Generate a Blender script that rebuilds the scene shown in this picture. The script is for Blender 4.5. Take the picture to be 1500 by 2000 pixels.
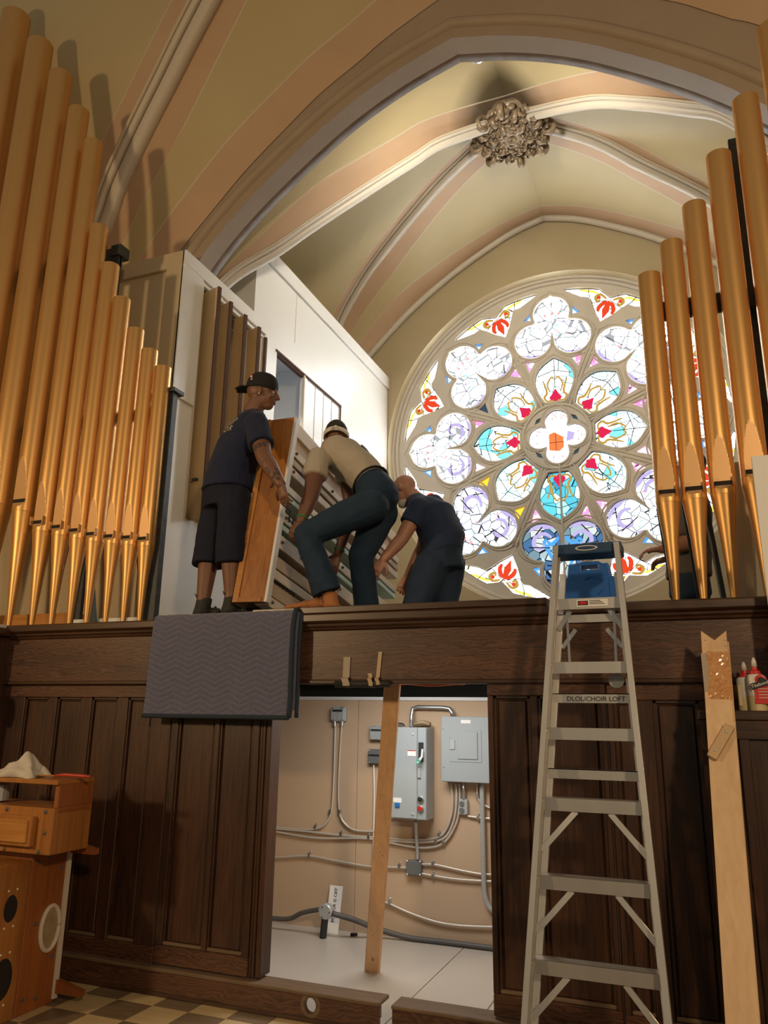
import bpy, bmesh, math, random
from mathutils import Vector, Matrix
from mathutils.geometry import tessellate_polygon
random.seed(7)
for o in list(bpy.data.objects): bpy.data.objects.remove(o)
V = Vector
PI = math.pi
scene = bpy.context.scene
COL = scene.collection

# ------------------------------------------------------------------ camera
FPX, CX, CY = 1505.0, 750.0, 1000.0
XA = V((0.9297832, -0.08225005, -0.35880095))     # world X, Y, Z seen in camera axes (right, down, forward)
YA = V((0.36787576, 0.2422077, 0.89777662))
ZA = V((0.01306218, -0.96673179, 0.25545845))
EYE = V((0.0, -4.3274, 1.62))
cam_d = bpy.data.cameras.new('camera')
cam = bpy.data.objects.new('camera', cam_d)
COL.objects.link(cam)
Rm = Matrix(((XA[0], -XA[1], -XA[2]), (YA[0], -YA[1], -YA[2]), (ZA[0], -ZA[1], -ZA[2])))
cam.matrix_world = Matrix.Translation(EYE) @ Rm.to_4x4()
cam_d.sensor_fit = 'VERTICAL'
cam_d.sensor_height = 24.0
cam_d.lens = 24.0 * FPX / 2000.0
cam_d.clip_start = 0.05
cam_d.clip_end = 200
scene.camera = cam

# ------------------------------------------------------------------ light
scene.view_settings.view_transform = 'Standard'
scene.view_settings.look = 'None'
scene.view_settings.gamma = 1.0
scene.view_settings.use_curve_mapping = False
scene.view_settings.exposure = 0.18
world = bpy.data.worlds.new('nave_ambience')
scene.world = world
world.use_nodes = True
world.node_tree.nodes['Background'].inputs[0].default_value = (1.0, 0.86, 0.66, 1)
world.node_tree.nodes['Background'].inputs[1].default_value = 0.14

def area_light(name, loc, target, size, power, color):
    d = bpy.data.lights.new(name, 'AREA')
    d.shape = 'DISK'; d.size = size; d.energy = power; d.color = color
    o = bpy.data.objects.new(name, d); COL.objects.link(o)
    o.location = loc
    o.rotation_euler = (V(target) - V(loc)).to_track_quat('-Z', 'Y').to_euler()
    return o
area_light('nave_lamp_light', (-5.8, -5.6, 3.4), (-3.0, 0.3, 4.0), 0.4, 120, (1.0, 0.70, 0.38))
area_light('nave_lamp_light', (2.6, -6.2, 4.0), (-1.0, 0.3, 3.2), 0.4, 150, (1.0, 0.72, 0.42))
area_light('chancel_spot_light', (-1.45, 1.62, 7.42), (-1.6, 5.2, 5.6), 0.3, 72, (1.0, 0.93, 0.80))
area_light('hatch_fill_light', (-4.45, 2.75, 5.0), (-4.6, 2.9, 4.0), 0.25, 9, (0.92, 0.96, 1.0))  # added cool fill that brightens the hatch interior, no fixture there
area_light('closet_tube_light', (-1.9, 0.75, 1.93), (-1.9, 0.9, 0.0), 0.9, 27, (1.0, 0.96, 0.90))
WIN = 5.0        # radiance of the daylight in the clear panes of the rose window

# ------------------------------------------------------------------ helpers
def ray(px, py):
    c = V((px - CX, py - CY, FPX))
    return V((XA.dot(c), YA.dot(c), ZA.dot(c)))
def atY(px, py, y):
    r = ray(px, py); return EYE + r * ((y - EYE.y) / r.y)
def atX(px, py, x):
    r = ray(px, py); return EYE + r * ((x - EYE.x) / r.x)
def atZ(px, py, z):
    r = ray(px, py); return EYE + r * ((z - EYE.z) / r.z)

class MB:
    """collects shapes (world coordinates); build() links them as ONE mesh object"""
    def __init__(s): s.v = []; s.f = []; s.m = []; s.mi = 0
    def add(s, vs, fs):
        n = len(s.v); s.v += [V(p) for p in vs]
        for f in fs: s.f.append([n + i for i in f]); s.m.append(s.mi)
        return s
    def box(s, a, b):
        x0, x1 = sorted((a[0], b[0])); y0, y1 = sorted((a[1], b[1])); z0, z1 = sorted((a[2], b[2]))
        vs = [(x0,y0,z0),(x1,y0,z0),(x1,y1,z0),(x0,y1,z0),(x0,y0,z1),(x1,y0,z1),(x1,y1,z1),(x0,y1,z1)]
        return s.add(vs, [(0,3,2,1),(4,5,6,7),(0,1,5,4),(1,2,6,5),(2,3,7,6),(3,0,4,7)])
    def obox(s, c, ax, ay, az, h):
        c = V(c); vs = []
        for k in (-1, 1):
            for (i, j) in ((-1,-1),(1,-1),(1,1),(-1,1)):
                vs.append(c + V(ax)*(i*h[0]) + V(ay)*(j*h[1]) + V(az)*(k*h[2]))
        return s.add(vs, [(0,3,2,1),(4,5,6,7),(0,1,5,4),(1,2,6,5),(2,3,7,6),(3,0,4,7)])
    def bar(s, p0, p1, w, t, up=(0,0,1)):
        p0 = V(p0); p1 = V(p1); d = (p1 - p0); L = d.length; d.normalize()
        side = d.cross(V(up))
        if side.length < 1e-4: side = d.cross(V((0,1,0)))
        side.normalize(); n = side.cross(d).normalized()
        return s.obox((p0+p1)/2, side, n, d, (w/2, t/2, L/2))
    def loft(s, rings, cap=True, closed=True):
        n = len(rings[0]); vs = [p for r in rings for p in r]; fs = []
        for i in range(len(rings)-1):
            for j in range(n if closed else n-1):
                a = i*n+j; b = i*n+(j+1)%n
                fs.append((a, b, b+n, a+n))
        if cap and closed:
            fs.append(tuple(reversed(range(n)))); k = (len(rings)-1)*n; fs.append(tuple(range(k, k+n)))
        return s.add(vs, fs)
    def ell_loft(s, secs, n=16, cap=True):
        """secs: (centre, u*a, v*b) half-axis vectors"""
        R = [[V(c)+V(u)*math.cos(2*PI*i/n)+V(w)*math.sin(2*PI*i/n) for i in range(n)] for (c, u, w) in secs]
        return s.loft(R, cap)
    def tube(s, pts, r, n=8, cap=True, flat=1.0):
        pts = [V(p) for p in pts]; rings = []; prev = None
        rr = r if isinstance(r, (list, tuple)) else [r]*len(pts)
        for i, p in enumerate(pts):
            t = (pts[min(i+1, len(pts)-1)] - pts[max(i-1, 0)]).normalized()
            if prev is None:
                up = V((0,0,1)) if abs(t.z) < 0.9 else V((0,1,0))
                a = t.cross(up).normalized()
            else:
                a = (prev - t*prev.dot(t)).normalized()
            prev = a; b = t.cross(a)
            rings.append([p + a*(rr[i]*math.cos(2*PI*k/n)) + b*(rr[i]*flat*math.sin(2*PI*k/n)) for k in range(n)])
        return s.loft(rings, cap)
    def cap_tube(s, p0, r0, p1, r1, n=12):
        """rounded cone"""
        p0 = V(p0); p1 = V(p1); d = (p1-p0)
        if d.length < 1e-6: d = V((0,0,1e-6))
        d.normalize(); a = d.orthogonal().normalized(); b = d.cross(a); rings = []
        for k in range(4):
            th = -PI/2 + (k+.15)*PI/2/4
            rings.append((p0 + d*(r0*math.sin(th)), r0*math.cos(th)))
        rings.append((p0, r0)); rings.append((p1, r1))
        for k in range(4):
            th = (k+.85)*PI/2/4
            rings.append((p1 + d*(r1*math.sin(th)), r1*math.cos(th)))
        return s.loft([[c + a*(r*math.cos(2*PI*i/n)) + b*(r*math.sin(2*PI*i/n)) for i in range(n)] for c, r in rings])
    def chain(s, pr, n=12):
        for (p0, r0), (p1, r1) in zip(pr[:-1], pr[1:]): s.cap_tube(p0, r0, p1, r1, n)
        return s
    def ball(s, c, rx, ry=None, rz=None, ax=None, n=14):
        ry = rx if ry is None else ry; rz = rx if rz is None else rz
        ax = ax or (V((1,0,0)), V((0,1,0)), V((0,0,1)))
        rings = []
        m = max(6, n//2+2)
        for k in range(m+1):
            th = -PI/2 + PI*min(max(k/m, .02), .98)
            rings.append([V(c) + ax[0]*(rx*math.cos(th)*math.cos(2*PI*i/n)) + ax[1]*(ry*math.cos(th)*math.sin(2*PI*i/n)) + ax[2]*(rz*math.sin(th)) for i in range(n)])
        return s.loft(rings)
    def lathe(s, prof, o, n=24, ax=(V((1,0,0)), V((0,1,0)), V((0,0,1))), cap=True):
        o = V(o)
        return s.loft([[o + ax[0]*(r*math.cos(2*PI*i/n)) + ax[1]*(r*math.sin(2*PI*i/n)) + ax[2]*h for i in range(n)] for r, h in prof], cap)
    def poly(s, loops, fn, d0, d1):
        """2D outline (+holes) mapped by fn(u, v, depth), extruded from d0 to d1"""
        pts = [p for l in loops for p in l]
        tri = tessellate_polygon([[V((p[0], p[1], 0)) for p in l] for l in loops])
        n = len(pts)
        vs = [fn(p[0], p[1], d0) for p in pts] + [fn(p[0], p[1], d1) for p in pts]
        fs = []
        for t in tri: fs.append((t[0], t[1], t[2])); fs.append((t[2]+n, t[1]+n, t[0]+n))
        k = 0
        for l in loops:
            L = len(l)
            for i in range(L):
                a = k+i; b = k+(i+1) % L
                fs.append((a, b, b+n, a+n))
            k += L
        return s.add(vs, fs)
    def grid(s, rows):
        n = len(rows[0])
        return s.loft(rows, False, False)
    def build(s, name, mat, parent=None, smooth=False, bevel=0.0, seg=1, recalc=True, auto=None):
        me = bpy.data.meshes.new(name)
        off = parent_origin(parent)
        me.from_pydata([tuple(p - off) for p in s.v], [], s.f)
        mats = mat if isinstance(mat, (list, tuple)) else [mat]
        for m in mats: me.materials.append(M[m] if isinstance(m, str) else m)
        if len(mats) > 1:
            for p, mi in zip(me.polygons, s.m): p.material_index = mi
        if recalc:
            bm = bmesh.new(); bm.from_mesh(me)
            bmesh.ops.recalc_face_normals(bm, faces=bm.faces); bm.to_mesh(me); bm.free()
        if smooth: me.polygons.foreach_set('use_smooth', [True]*len(me.polygons))
        me.update()
        if smooth and auto: me.set_sharp_from_angle(angle=math.radians(auto))
        o = bpy.data.objects.new(name, me); COL.objects.link(o)
        if parent is not None: o.parent = parent
        if bevel:
            b = o.modifiers.new('bevel', 'BEVEL'); b.width = bevel; b.segments = seg; b.limit_method = 'ANGLE'; b.angle_limit = 0.6
        return o
ORIG = {}
def parent_origin(p):
    if p is None: return V((0,0,0))
    return ORIG.get(p.name, V((0,0,0)))
def tag(o, label=None, cat=None, group=None, kind=None):
    if label: o['label'] = label
    if cat: o['category'] = cat
    if group: o['group'] = group
    if kind: o['kind'] = kind
    return o
def thing(name, loc, label=None, cat=None, group=None, kind=None):
    o = bpy.data.objects.new(name, None); COL.objects.link(o)
    o.empty_display_size = 0.1
    o.location = loc; ORIG[o.name] = V(loc)
    return tag(o, label, cat, group, kind)
def sub(parent_part, root):      # a part that carries sub-parts shares its thing's origin
    ORIG[parent_part.name] = parent_origin(root); return parent_part
def bez(pts, n=24):
    """Catmull-Rom through points"""
    P = [V(p) for p in pts]; out = []
    m = len(P)-1
    for i in range(m):
        p0 = P[max(i-1,0)]; p1 = P[i]; p2 = P[i+1]; p3 = P[min(i+2,m)]
        k = max(2, n//m)
        for j in range(k):
            t = j/k
            out.append(0.5*((2*p1)+(p2-p0)*t+(2*p0-5*p1+4*p2-p3)*t*t+(3*p1-p0-3*p2+p3)*t*t*t))
    out.append(P[-1]); return out
def text_part(txt, size, org, xd, yd, mat, parent, depth=0.001, name='lettering', onto=None):
    cu = bpy.data.curves.new('t', 'FONT'); cu.body = txt; cu.size = size; cu.extrude = 0; cu.resolution_u = 3
    t = bpy.data.objects.new('t', cu); COL.objects.link(t)
    dg = bpy.context.evaluated_depsgraph_get(); dg.update()
    me = t.evaluated_get(dg).to_mesh()
    xd = V(xd).normalized(); yd = V(yd).normalized(); nd = xd.cross(yd)
    mb = MB(); mb.add([V(org)+xd*v.co.x+yd*v.co.y+nd*depth for v in me.vertices], [list(p.vertices) for p in me.polygons])
    bpy.data.objects.remove(t)
    if onto is not None:        # printed on cloth: lay the letters on the evaluated surface
        dg.update(); ev = onto.evaluated_get(dg); off = parent_origin(parent); good = []
        for i, p in enumerate(mb.v):
            ok, loc, nm, _ = ev.ray_cast(p + nd*.3 - off, -nd)
            if ok: mb.v[i] = loc + off + nm*.003
            else: good.append(i)
        mb.f = [f for f in mb.f if not any(i in good for i in f)]; mb.m = [0]*len(mb.f)
    return mb.build(name, mat, parent, recalc=False)

# ------------------------------------------------------------------ materials
M = {}
def mat(name, col, rough=0.6, metal=0.0, noise=None, bump=0.0, scale=8.0, stretch=(1,1,1), detail=4.0, spec=0.5, coat=0.0, sheen=0.0):
    m = bpy.data.materials.new(name); m.use_nodes = True; nt = m.node_tree; b = nt.nodes['Principled BSDF']
    b.inputs['Base Color'].default_value = (*col, 1); b.inputs['Roughness'].default_value = rough; b.inputs['Metallic'].default_value = metal
    b.inputs['Specular IOR Level'].default_value = spec
    if coat: b.inputs['Coat Weight'].default_value = coat; b.inputs['Coat Roughness'].default_value = 0.15
    if sheen: b.inputs['Sheen Weight'].default_value = sheen
    if noise or bump:
        tc = nt.nodes.new('ShaderNodeTexCoord'); mp = nt.nodes.new('ShaderNodeMapping'); nz = nt.nodes.new('ShaderNodeTexNoise')
        mp.inputs['Scale'].default_value = stretch
        nt.links.new(tc.outputs['Object'], mp.inputs[0]); nt.links.new(mp.outputs[0], nz.inputs[0])
        nz.inputs['Scale'].default_value = scale; nz.inputs['Detail'].default_value = detail
        if noise:
            r = nt.nodes.new('ShaderNodeValToRGB'); r.color_ramp.elements[0].position = 0.3; r.color_ramp.elements[1].position = 0.7
            r.color_ramp.elements[0].color = (*noise, 1); r.color_ramp.elements[1].color = (*col, 1)
            nt.links.new(nz.outputs[0], r.inputs[0]); nt.links.new(r.outputs[0], b.inputs['Base Color'])
        if bump:
            bp = nt.nodes.new('ShaderNodeBump'); bp.inputs['Strength'].default_value = bump; bp.inputs['Distance'].default_value = 0.01
            nt.links.new(nz.outputs[0], bp.inputs['Height']); nt.links.new(bp.outputs[0], b.inputs['Normal'])
    M[name] = m; return m
def wood(name, c0, c1, axis, rough=0.45, scale=7.0, coat=0.0, cathedral=0.0):
    """long grain along one axis"""
    m = bpy.data.materials.new(name); m.use_nodes = True; nt = m.node_tree; b = nt.nodes['Principled BSDF']
    tc = nt.nodes.new('ShaderNodeTexCoord'); mp = nt.nodes.new('ShaderNodeMapping')
    st = [9.0, 9.0, 9.0]; st[axis] = 0.55
    mp.inputs['Scale'].default_value = st
    nt.links.new(tc.outputs['Object'], mp.inputs[0])
    n1 = nt.nodes.new('ShaderNodeTexNoise'); n1.inputs['Scale'].default_value = scale; n1.inputs['Detail'].default_value = 6; n1.inputs['Distortion'].default_value = 0.4
    nt.links.new(mp.outputs[0], n1.inputs[0])
    mp2 = nt.nodes.new('ShaderNodeMapping'); st2 = [2.2, 2.2, 2.2]; st2[axis] = 0.45; mp2.inputs['Scale'].default_value = st2
    nt.links.new(tc.outputs['Object'], mp2.inputs[0])
    n2 = nt.nodes.new('ShaderNodeTexNoise'); n2.inputs['Scale'].default_value = 2.2; n2.inputs['Detail'].default_value = 2
    nt.links.new(mp2.outputs[0], n2.inputs[0])
    mx = nt.nodes.new('ShaderNodeMath'); mx.operation = 'MULTIPLY_ADD'; mx.inputs[1].default_value = 0.5
    nt.links.new(n2.outputs[0], mx.inputs[0])
    if cathedral:
        wv = nt.nodes.new('ShaderNodeTexWave'); wv.wave_type = 'BANDS'; wv.bands_direction = 'Z'
        wv.inputs['Scale'].default_value = 16; wv.inputs['Distortion'].default_value = 22; wv.inputs['Detail'].default_value = 5; wv.inputs['Detail Scale'].default_value = 0.9
        mp3 = nt.nodes.new('ShaderNodeMapping'); s3 = [1, 1, 1]; s3[axis] = 0.35; mp3.inputs['Scale'].default_value = s3
        nt.links.new(tc.outputs['Object'], mp3.inputs[0]); nt.links.new(mp3.outputs[0], wv.inputs[0])
        ad = nt.nodes.new('ShaderNodeMix'); ad.inputs[0].default_value = cathedral
        nt.links.new(n1.outputs[0], ad.inputs[2]); nt.links.new(wv.outputs['Fac'], ad.inputs[3])
        src = ad.outputs[0]
    else: src = n1.outputs[0]
    half = nt.nodes.new('ShaderNodeMath'); half.operation = 'MULTIPLY'; half.inputs[1].default_value = 0.5
    nt.links.new(src, half.inputs[0]); nt.links.new(half.outputs[0], mx.inputs[2])
    r = nt.nodes.new('ShaderNodeValToRGB'); r.color_ramp.elements[0].position = 0.34; r.color_ramp.elements[1].position = 0.66
    r.color_ramp.elements[0].color = (*c0, 1); r.color_ramp.elements[1].color = (*c1, 1)
    nt.links.new(mx.outputs[0], r.inputs[0]); nt.links.new(r.outputs[0], b.inputs['Base Color'])
    b.inputs['Roughness'].default_value = rough
    if coat: b.inputs['Coat Weight'].default_value = coat; b.inputs['Coat Roughness'].default_value = 0.25
    bp = nt.nodes.new('ShaderNodeBump'); bp.inputs['Strength'].default_value = 0.12; bp.inputs['Distance'].default_value = 0.004
    nt.links.new(n1.outputs[0], bp.inputs['Height']); nt.links.new(bp.outputs[0], b.inputs['Normal'])
    M[name] = m; return m
def glass(name, cols, strength, cell=0.0, lead=(0.02,0.03,0.03), leadw=0.03, pos=None):
    """daylit stained glass: colour cells between lead lines"""
    m = bpy.data.materials.new(name); m.use_nodes = True; nt = m.node_tree
    nt.nodes.remove(nt.nodes['Principled BSDF']); em = nt.nodes.new('ShaderNodeEmission')
    nt.links.new(em.outputs[0], nt.nodes['Material Output'].inputs[0])
    if cell:
        tc = nt.nodes.new('ShaderNodeTexCoord'); mp = nt.nodes.new('ShaderNodeMapping'); mp.inputs['Scale'].default_value = (1, 0, 1)
        nt.links.new(tc.outputs['Object'], mp.inputs[0])
        v1 = nt.nodes.new('ShaderNodeTexVoronoi'); v1.inputs['Scale'].default_value = cell
        v2 = nt.nodes.new('ShaderNodeTexVoronoi'); v2.feature = 'DISTANCE_TO_EDGE'; v2.inputs['Scale'].default_value = cell
        for v in (v1, v2): nt.links.new(mp.outputs[0], v.inputs['Vector'])
        sx = nt.nodes.new('ShaderNodeSeparateColor'); nt.links.new(v1.outputs['Color'], sx.inputs[0])
        r = nt.nodes.new('ShaderNodeValToRGB'); r.color_ramp.interpolation = 'CONSTANT'
        el = r.color_ramp.elements
        while len(el) < len(cols): el.new(0.5)
        for i, c in enumerate(cols): el[i].position = (pos[i] if pos else i/len(cols)); el[i].color = (*[k*strength for k in c], 1)
        nt.links.new(sx.outputs[0], r.inputs[0])
        gt = nt.nodes.new('ShaderNodeMath'); gt.operation = 'GREATER_THAN'; gt.inputs[1].default_value = leadw
        nt.links.new(v2.outputs['Distance'], gt.inputs[0])
        mx = nt.nodes.new('ShaderNodeMix'); mx.data_type = 'RGBA'; mx.inputs[6].default_value = (*lead, 1)
        nt.links.new(gt.outputs[0], mx.inputs[0]); nt.links.new(r.outputs[0], mx.inputs[7])
        nt.links.new(mx.outputs[2], em.inputs[0])
        em.inputs[1].default_value = 1.0
    else:
        em.inputs[0].default_value = (*cols[0], 1); em.inputs[1].default_value = strength
    M[name] = m; return m

mat('vault_paint', (0.50,0.405,0.225), 0.5, noise=(0.47,0.375,0.20), scale=1.2, bump=0.05)
mat('vault_pink', (0.52,0.355,0.225), 0.6, noise=(0.48,0.32,0.20), scale=2.0)
mat('vault_line', (0.55,0.46,0.33), 0.5)
mat('vault_dark_line', (0.20,0.14,0.09), 0.6)
mat('rib_brown', (0.22,0.165,0.12), 0.6, noise=(0.14,0.10,0.07), scale=5)  # mottled brown for the arch hollow, darker than the roll
mat('case_front_shaded', (0.52,0.43,0.28), 0.5, noise=(0.49,0.40,0.26), scale=2)  # cream case paint, with the front's shade put into the colour
mat('rib_cream', (0.56,0.50,0.41), 0.45)
mat('rib_mauve', (0.37,0.285,0.205), 0.55, noise=(0.34,0.26,0.185), scale=3)
mat('wall_paint', (0.44,0.36,0.22), 0.6, noise=(0.42,0.34,0.20), scale=1.5)
mat('stone_cream', (0.64,0.59,0.51), 0.6, noise=(0.60,0.55,0.47), scale=6)
mat('reveal_cream', (0.60,0.52,0.34), 0.4)
mat('case_white', (0.76,0.745,0.70), 0.32, noise=(0.73,0.715,0.67), scale=1.5)
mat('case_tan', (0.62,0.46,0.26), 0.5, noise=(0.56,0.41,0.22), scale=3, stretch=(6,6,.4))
mat('felt_brown', (0.10,0.05,0.035), 0.9)
mat('gold', (0.74,0.43,0.16), 0.40, metal=0.78, noise=(0.70,0.40,0.145), scale=30, stretch=(1,1,.05))
mat('gold_lip', (0.72,0.44,0.21), 0.45, metal=0.5)
mat('black_steel', (0.025,0.03,0.035), 0.5, noise=(0.04,0.05,0.055), scale=20)
mat('slot_black', (0.012,0.008,0.006), 0.8)
mat('boss_bronze', (0.34,0.25,0.155), 0.42, metal=0.2, noise=(0.16,0.11,0.065), scale=14)
mat('alu', (0.74,0.72,0.69), 0.33, metal=0.75, noise=(0.66,0.64,0.61), scale=12, stretch=(1,1,.1))
mat('steel', (0.62,0.63,0.64), 0.3, metal=0.95)
mat('galv', (0.46,0.49,0.50), 0.4, metal=0.25, noise=(0.40,0.43,0.44), scale=60)
mat('conduit', (0.62,0.57,0.50), 0.4, metal=0.35)
mat('blue_plastic', (0.008,0.10,0.40), 0.4)
mat('cap_blue', (0.012,0.05,0.13), 0.45)
mat('panel_grey', (0.33,0.37,0.39), 0.45)
mat('box_dark', (0.13,0.14,0.145), 0.5)
mat('drywall_tan', (0.52,0.38,0.255), 0.75, noise=(0.50,0.36,0.24), scale=1.2)
mat('white_trim', (0.72,0.74,0.76), 0.5)
mat('white_card', (0.80,0.80,0.79), 0.55)
mat('black_ink', (0.012,0.012,0.014), 0.6)
mat('closet_floor', (0.50,0.46,0.41), 0.35, noise=(0.46,0.42,0.37), scale=1.6)
mat('soffit_black', (0.035,0.035,0.03), 0.9)
mat('rubber_black', (0.02,0.02,0.022), 0.6)
mat('flex_dark', (0.09,0.085,0.08), 0.55)
mat('red_button', (0.55,0.02,0.02), 0.35)
mat('blue_button', (0.02,0.16,0.45), 0.35)
mat('green_mark', (0.02,0.35,0.22), 0.5)
mat('yellow_mark', (0.65,0.52,0.05), 0.5)
mat('orange_cord', (0.75,0.16,0.03), 0.45)
mat('tape_tan', (0.50,0.38,0.24), 0.25)
mat('tape_grey', (0.42,0.36,0.29), 0.15)
mat('blanket', (0.118,0.122,0.200), 0.95, noise=(0.098,0.102,0.172), scale=40, sheen=0.3)
mat('blanket_trim', (0.02,0.032,0.05), 0.9)
mat('shirt_navy', (0.011,0.018,0.056), 0.9, noise=(0.008,0.014,0.045), scale=30, bump=0.15, sheen=0.05)
mat('shirt_blue', (0.018,0.036,0.088), 0.9, noise=(0.014,0.030,0.074), scale=18, bump=0.15, sheen=0.05)
mat('shirt_stone', (0.45,0.40,0.33), 0.9, noise=(0.42,0.37,0.30), scale=9, bump=0.1)
mat('shirt_grey', (0.13,0.115,0.10), 0.9)
mat('shorts_black', (0.007,0.010,0.030), 0.9, noise=(0.005,0.008,0.022), scale=20, bump=0.15)
mat('trousers_blue', (0.016,0.036,0.080), 0.85, noise=(0.012,0.028,0.064), scale=14, bump=0.15)
mat('jeans_teal', (0.011,0.034,0.070), 0.85, noise=(0.008,0.026,0.056), scale=14, bump=0.15)
mat('skin_brown', (0.20,0.095,0.058), 0.5, noise=(0.18,0.083,0.05), scale=12)
mat('skin_dark', (0.17,0.078,0.05), 0.5, noise=(0.15,0.068,0.044), scale=12)
mat('skin_fair', (0.46,0.24,0.17), 0.5, noise=(0.42,0.21,0.145), scale=12)
mat('tattoo', (0.075,0.055,0.05), 0.6)
mat('hair_dark', (0.03,0.025,0.02), 0.8)
mat('beard_grey', (0.5,0.48,0.45), 0.9)
mat('cap_black', (0.012,0.012,0.014), 0.85)
mat('white_cloth', (0.72,0.68,0.62), 0.9)
mat('boot_tan', (0.42,0.17,0.065), 0.8, noise=(0.36,0.14,0.05), scale=12)
mat('shoe_black', (0.02,0.021,0.02), 0.8, noise=(0.035,0.037,0.033), scale=40)
mat('green_band', (0.02,0.22,0.09), 0.5)
mat('print_cream', (0.6,0.52,0.42), 0.8)
mat('print_red', (0.6,0.08,0.06), 0.7)
mat('print_blue', (0.12,0.16,0.25), 0.8)
mat('eye_white', (0.7,0.68,0.64), 0.3)
mat('chest_cream', (0.72,0.62,0.47), 0.55, noise=(0.67,0.57,0.42), scale=5)
mat('chest_board', (0.52,0.38,0.23), 0.6, noise=(0.46,0.33,0.19), scale=4)
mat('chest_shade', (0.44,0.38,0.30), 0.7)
mat('mint', (0.45,0.62,0.55), 0.5)
mat('bottle_white', (0.66,0.63,0.58), 0.35)
mat('bottle_red', (0.55,0.02,0.025), 0.4)
mat('label_yellow', (0.60,0.50,0.28), 0.5)
mat('glue_cream', (0.62,0.52,0.30), 0.4)
mat('film', (0.60,0.30,0.12), 0.05, bump=1.0, scale=45, coat=1.0)
mat('rag', (0.60,0.55,0.48), 0.9)
mat('tool_red', (0.50,0.06,0.03), 0.4)
mat('lamp_white', (0.78,0.80,0.82), 0.25)
mat('leather', (0.40,0.30,0.17), 0.8, noise=(0.30,0.22,0.12), scale=25)
mat('cloth_white_strip', (0.62,0.55,0.47), 0.9)
wood('oak_v', (0.020,0.0075,0.0045), (0.082,0.033,0.015), 2, 0.42, 9, coat=0.15)
wood('oak_h', (0.034,0.013,0.008), (0.125,0.053,0.027), 0, 0.42, 9, coat=0.15, cathedral=0.36)
wood('oak_mould', (0.022,0.009,0.005), (0.075,0.032,0.014), 0, 0.38, 9, coat=0.2)
wood('oak_trim', (0.10,0.06,0.035), (0.19,0.125,0.075), 0, 0.5, 9)
wood('orange_wood', (0.25,0.088,0.018), (0.45,0.185,0.044), 2, 0.38, 5, coat=0.2)
wood('amber_wood', (0.36,0.14,0.028), (0.55,0.25,0.06), 0, 0.42, 5, coat=0.15)
wood('red_wood', (0.20,0.058,0.014), (0.34,0.11,0.026), 2, 0.45, 5)
wood('pine_v', (0.58,0.37,0.20), (0.74,0.52,0.31), 2, 0.5, 4)
wood('stud', (0.56,0.32,0.16), (0.72,0.45,0.25), 2, 0.55, 4)
wood('bracket_wood', (0.45,0.30,0.15), (0.60,0.42,0.24), 2, 0.5, 4)
mat('tile_light', (0.62,0.47,0.255), 0.4, noise=(0.53,0.39,0.20), scale=3, stretch=(1,6,1))
mat('tile_dark', (0.24,0.17,0.105), 0.4, noise=(0.16,0.11,0.065), scale=5, stretch=(1,6,1))
mat('grout', (0.06,0.045,0.03), 0.8)
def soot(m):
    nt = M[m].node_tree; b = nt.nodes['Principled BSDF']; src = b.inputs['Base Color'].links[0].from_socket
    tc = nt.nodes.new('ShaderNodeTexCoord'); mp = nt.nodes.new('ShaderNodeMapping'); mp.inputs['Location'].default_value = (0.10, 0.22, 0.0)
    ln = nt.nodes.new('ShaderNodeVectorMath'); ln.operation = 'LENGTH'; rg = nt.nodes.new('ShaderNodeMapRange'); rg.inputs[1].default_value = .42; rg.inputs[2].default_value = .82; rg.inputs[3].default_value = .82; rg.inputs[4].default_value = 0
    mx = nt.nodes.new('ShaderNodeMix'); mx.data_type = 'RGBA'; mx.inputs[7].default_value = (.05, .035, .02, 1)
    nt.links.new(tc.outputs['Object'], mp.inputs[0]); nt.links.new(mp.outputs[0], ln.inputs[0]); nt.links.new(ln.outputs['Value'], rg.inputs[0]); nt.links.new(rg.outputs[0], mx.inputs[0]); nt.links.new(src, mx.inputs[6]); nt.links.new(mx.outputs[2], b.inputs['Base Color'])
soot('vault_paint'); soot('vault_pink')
W = WIN
glass('glass_white', [(0.97,1,1),(0.93,1.0,1.0),(0.98,0.98,1.0)], W*4.0, 6.0, (0.42,0.44,0.46), 0.05)
glass('glass_trefoil_low', [(1,1,1),(0.85,0.95,1.0),(0.6,0.7,0.85),(0.95,0.9,0.9)], W*.5, 7.0, (0.06,0.06,0.07), 0.03)
glass('glass_trefoil_dark', [(0.14,0.22,0.26),(0.30,0.40,0.42),(0.05,0.12,0.25),(0.5,0.55,0.52)], W*.30, 7.0, (0.01,0.012,0.015), 0.03)
glass('glass_petal', [(0.95,1.0,1.0),(0.55,0.95,1.0),(0.9,1.0,0.95),(0.14,0.55,0.62),(1,1,0.98)], W*.42, 7.0, (0.03,0.07,0.08), 0.022, pos=[0,.3,.45,.72,.84])
glass('glass_petal_teal', [(0.08,0.42,0.55),(0.35,0.75,0.82),(0.03,0.25,0.42),(0.6,0.85,0.85),(0.10,0.5,0.6)], W*.30, 7.0, (0.01,0.03,0.04), 0.025)
glass('glass_spandrel', [(1,0.99,0.95),(1,1,1),(1,0.95,0.85),(1,0.98,0.7)], W*.6, 8.0, (0.10,0.06,0.04), 0.022, pos=[0,.4,.7,.88])
glass('glass_quatrefoil', [(1,0.98,0.98),(1,0.85,0.88),(1,1,1)], W*.55, 9.0, (0.5,0.3,0.3), 0.02)
glass('glass_red', [(0.62,0.02,0.07)], 1.15)
glass('glass_scarlet', [(0.72,0.06,0.02)], 1.1)
glass('glass_gold', [(0.52,0.31,0.06)], 1.0)
glass('glass_gold_pale', [(0.9,0.66,0.10)], 1.3)
glass('glass_lilac', [(0.42,0.36,0.62)], 1.3)
glass('glass_rose', [(0.80,0.36,0.36)], 1.3)
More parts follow.
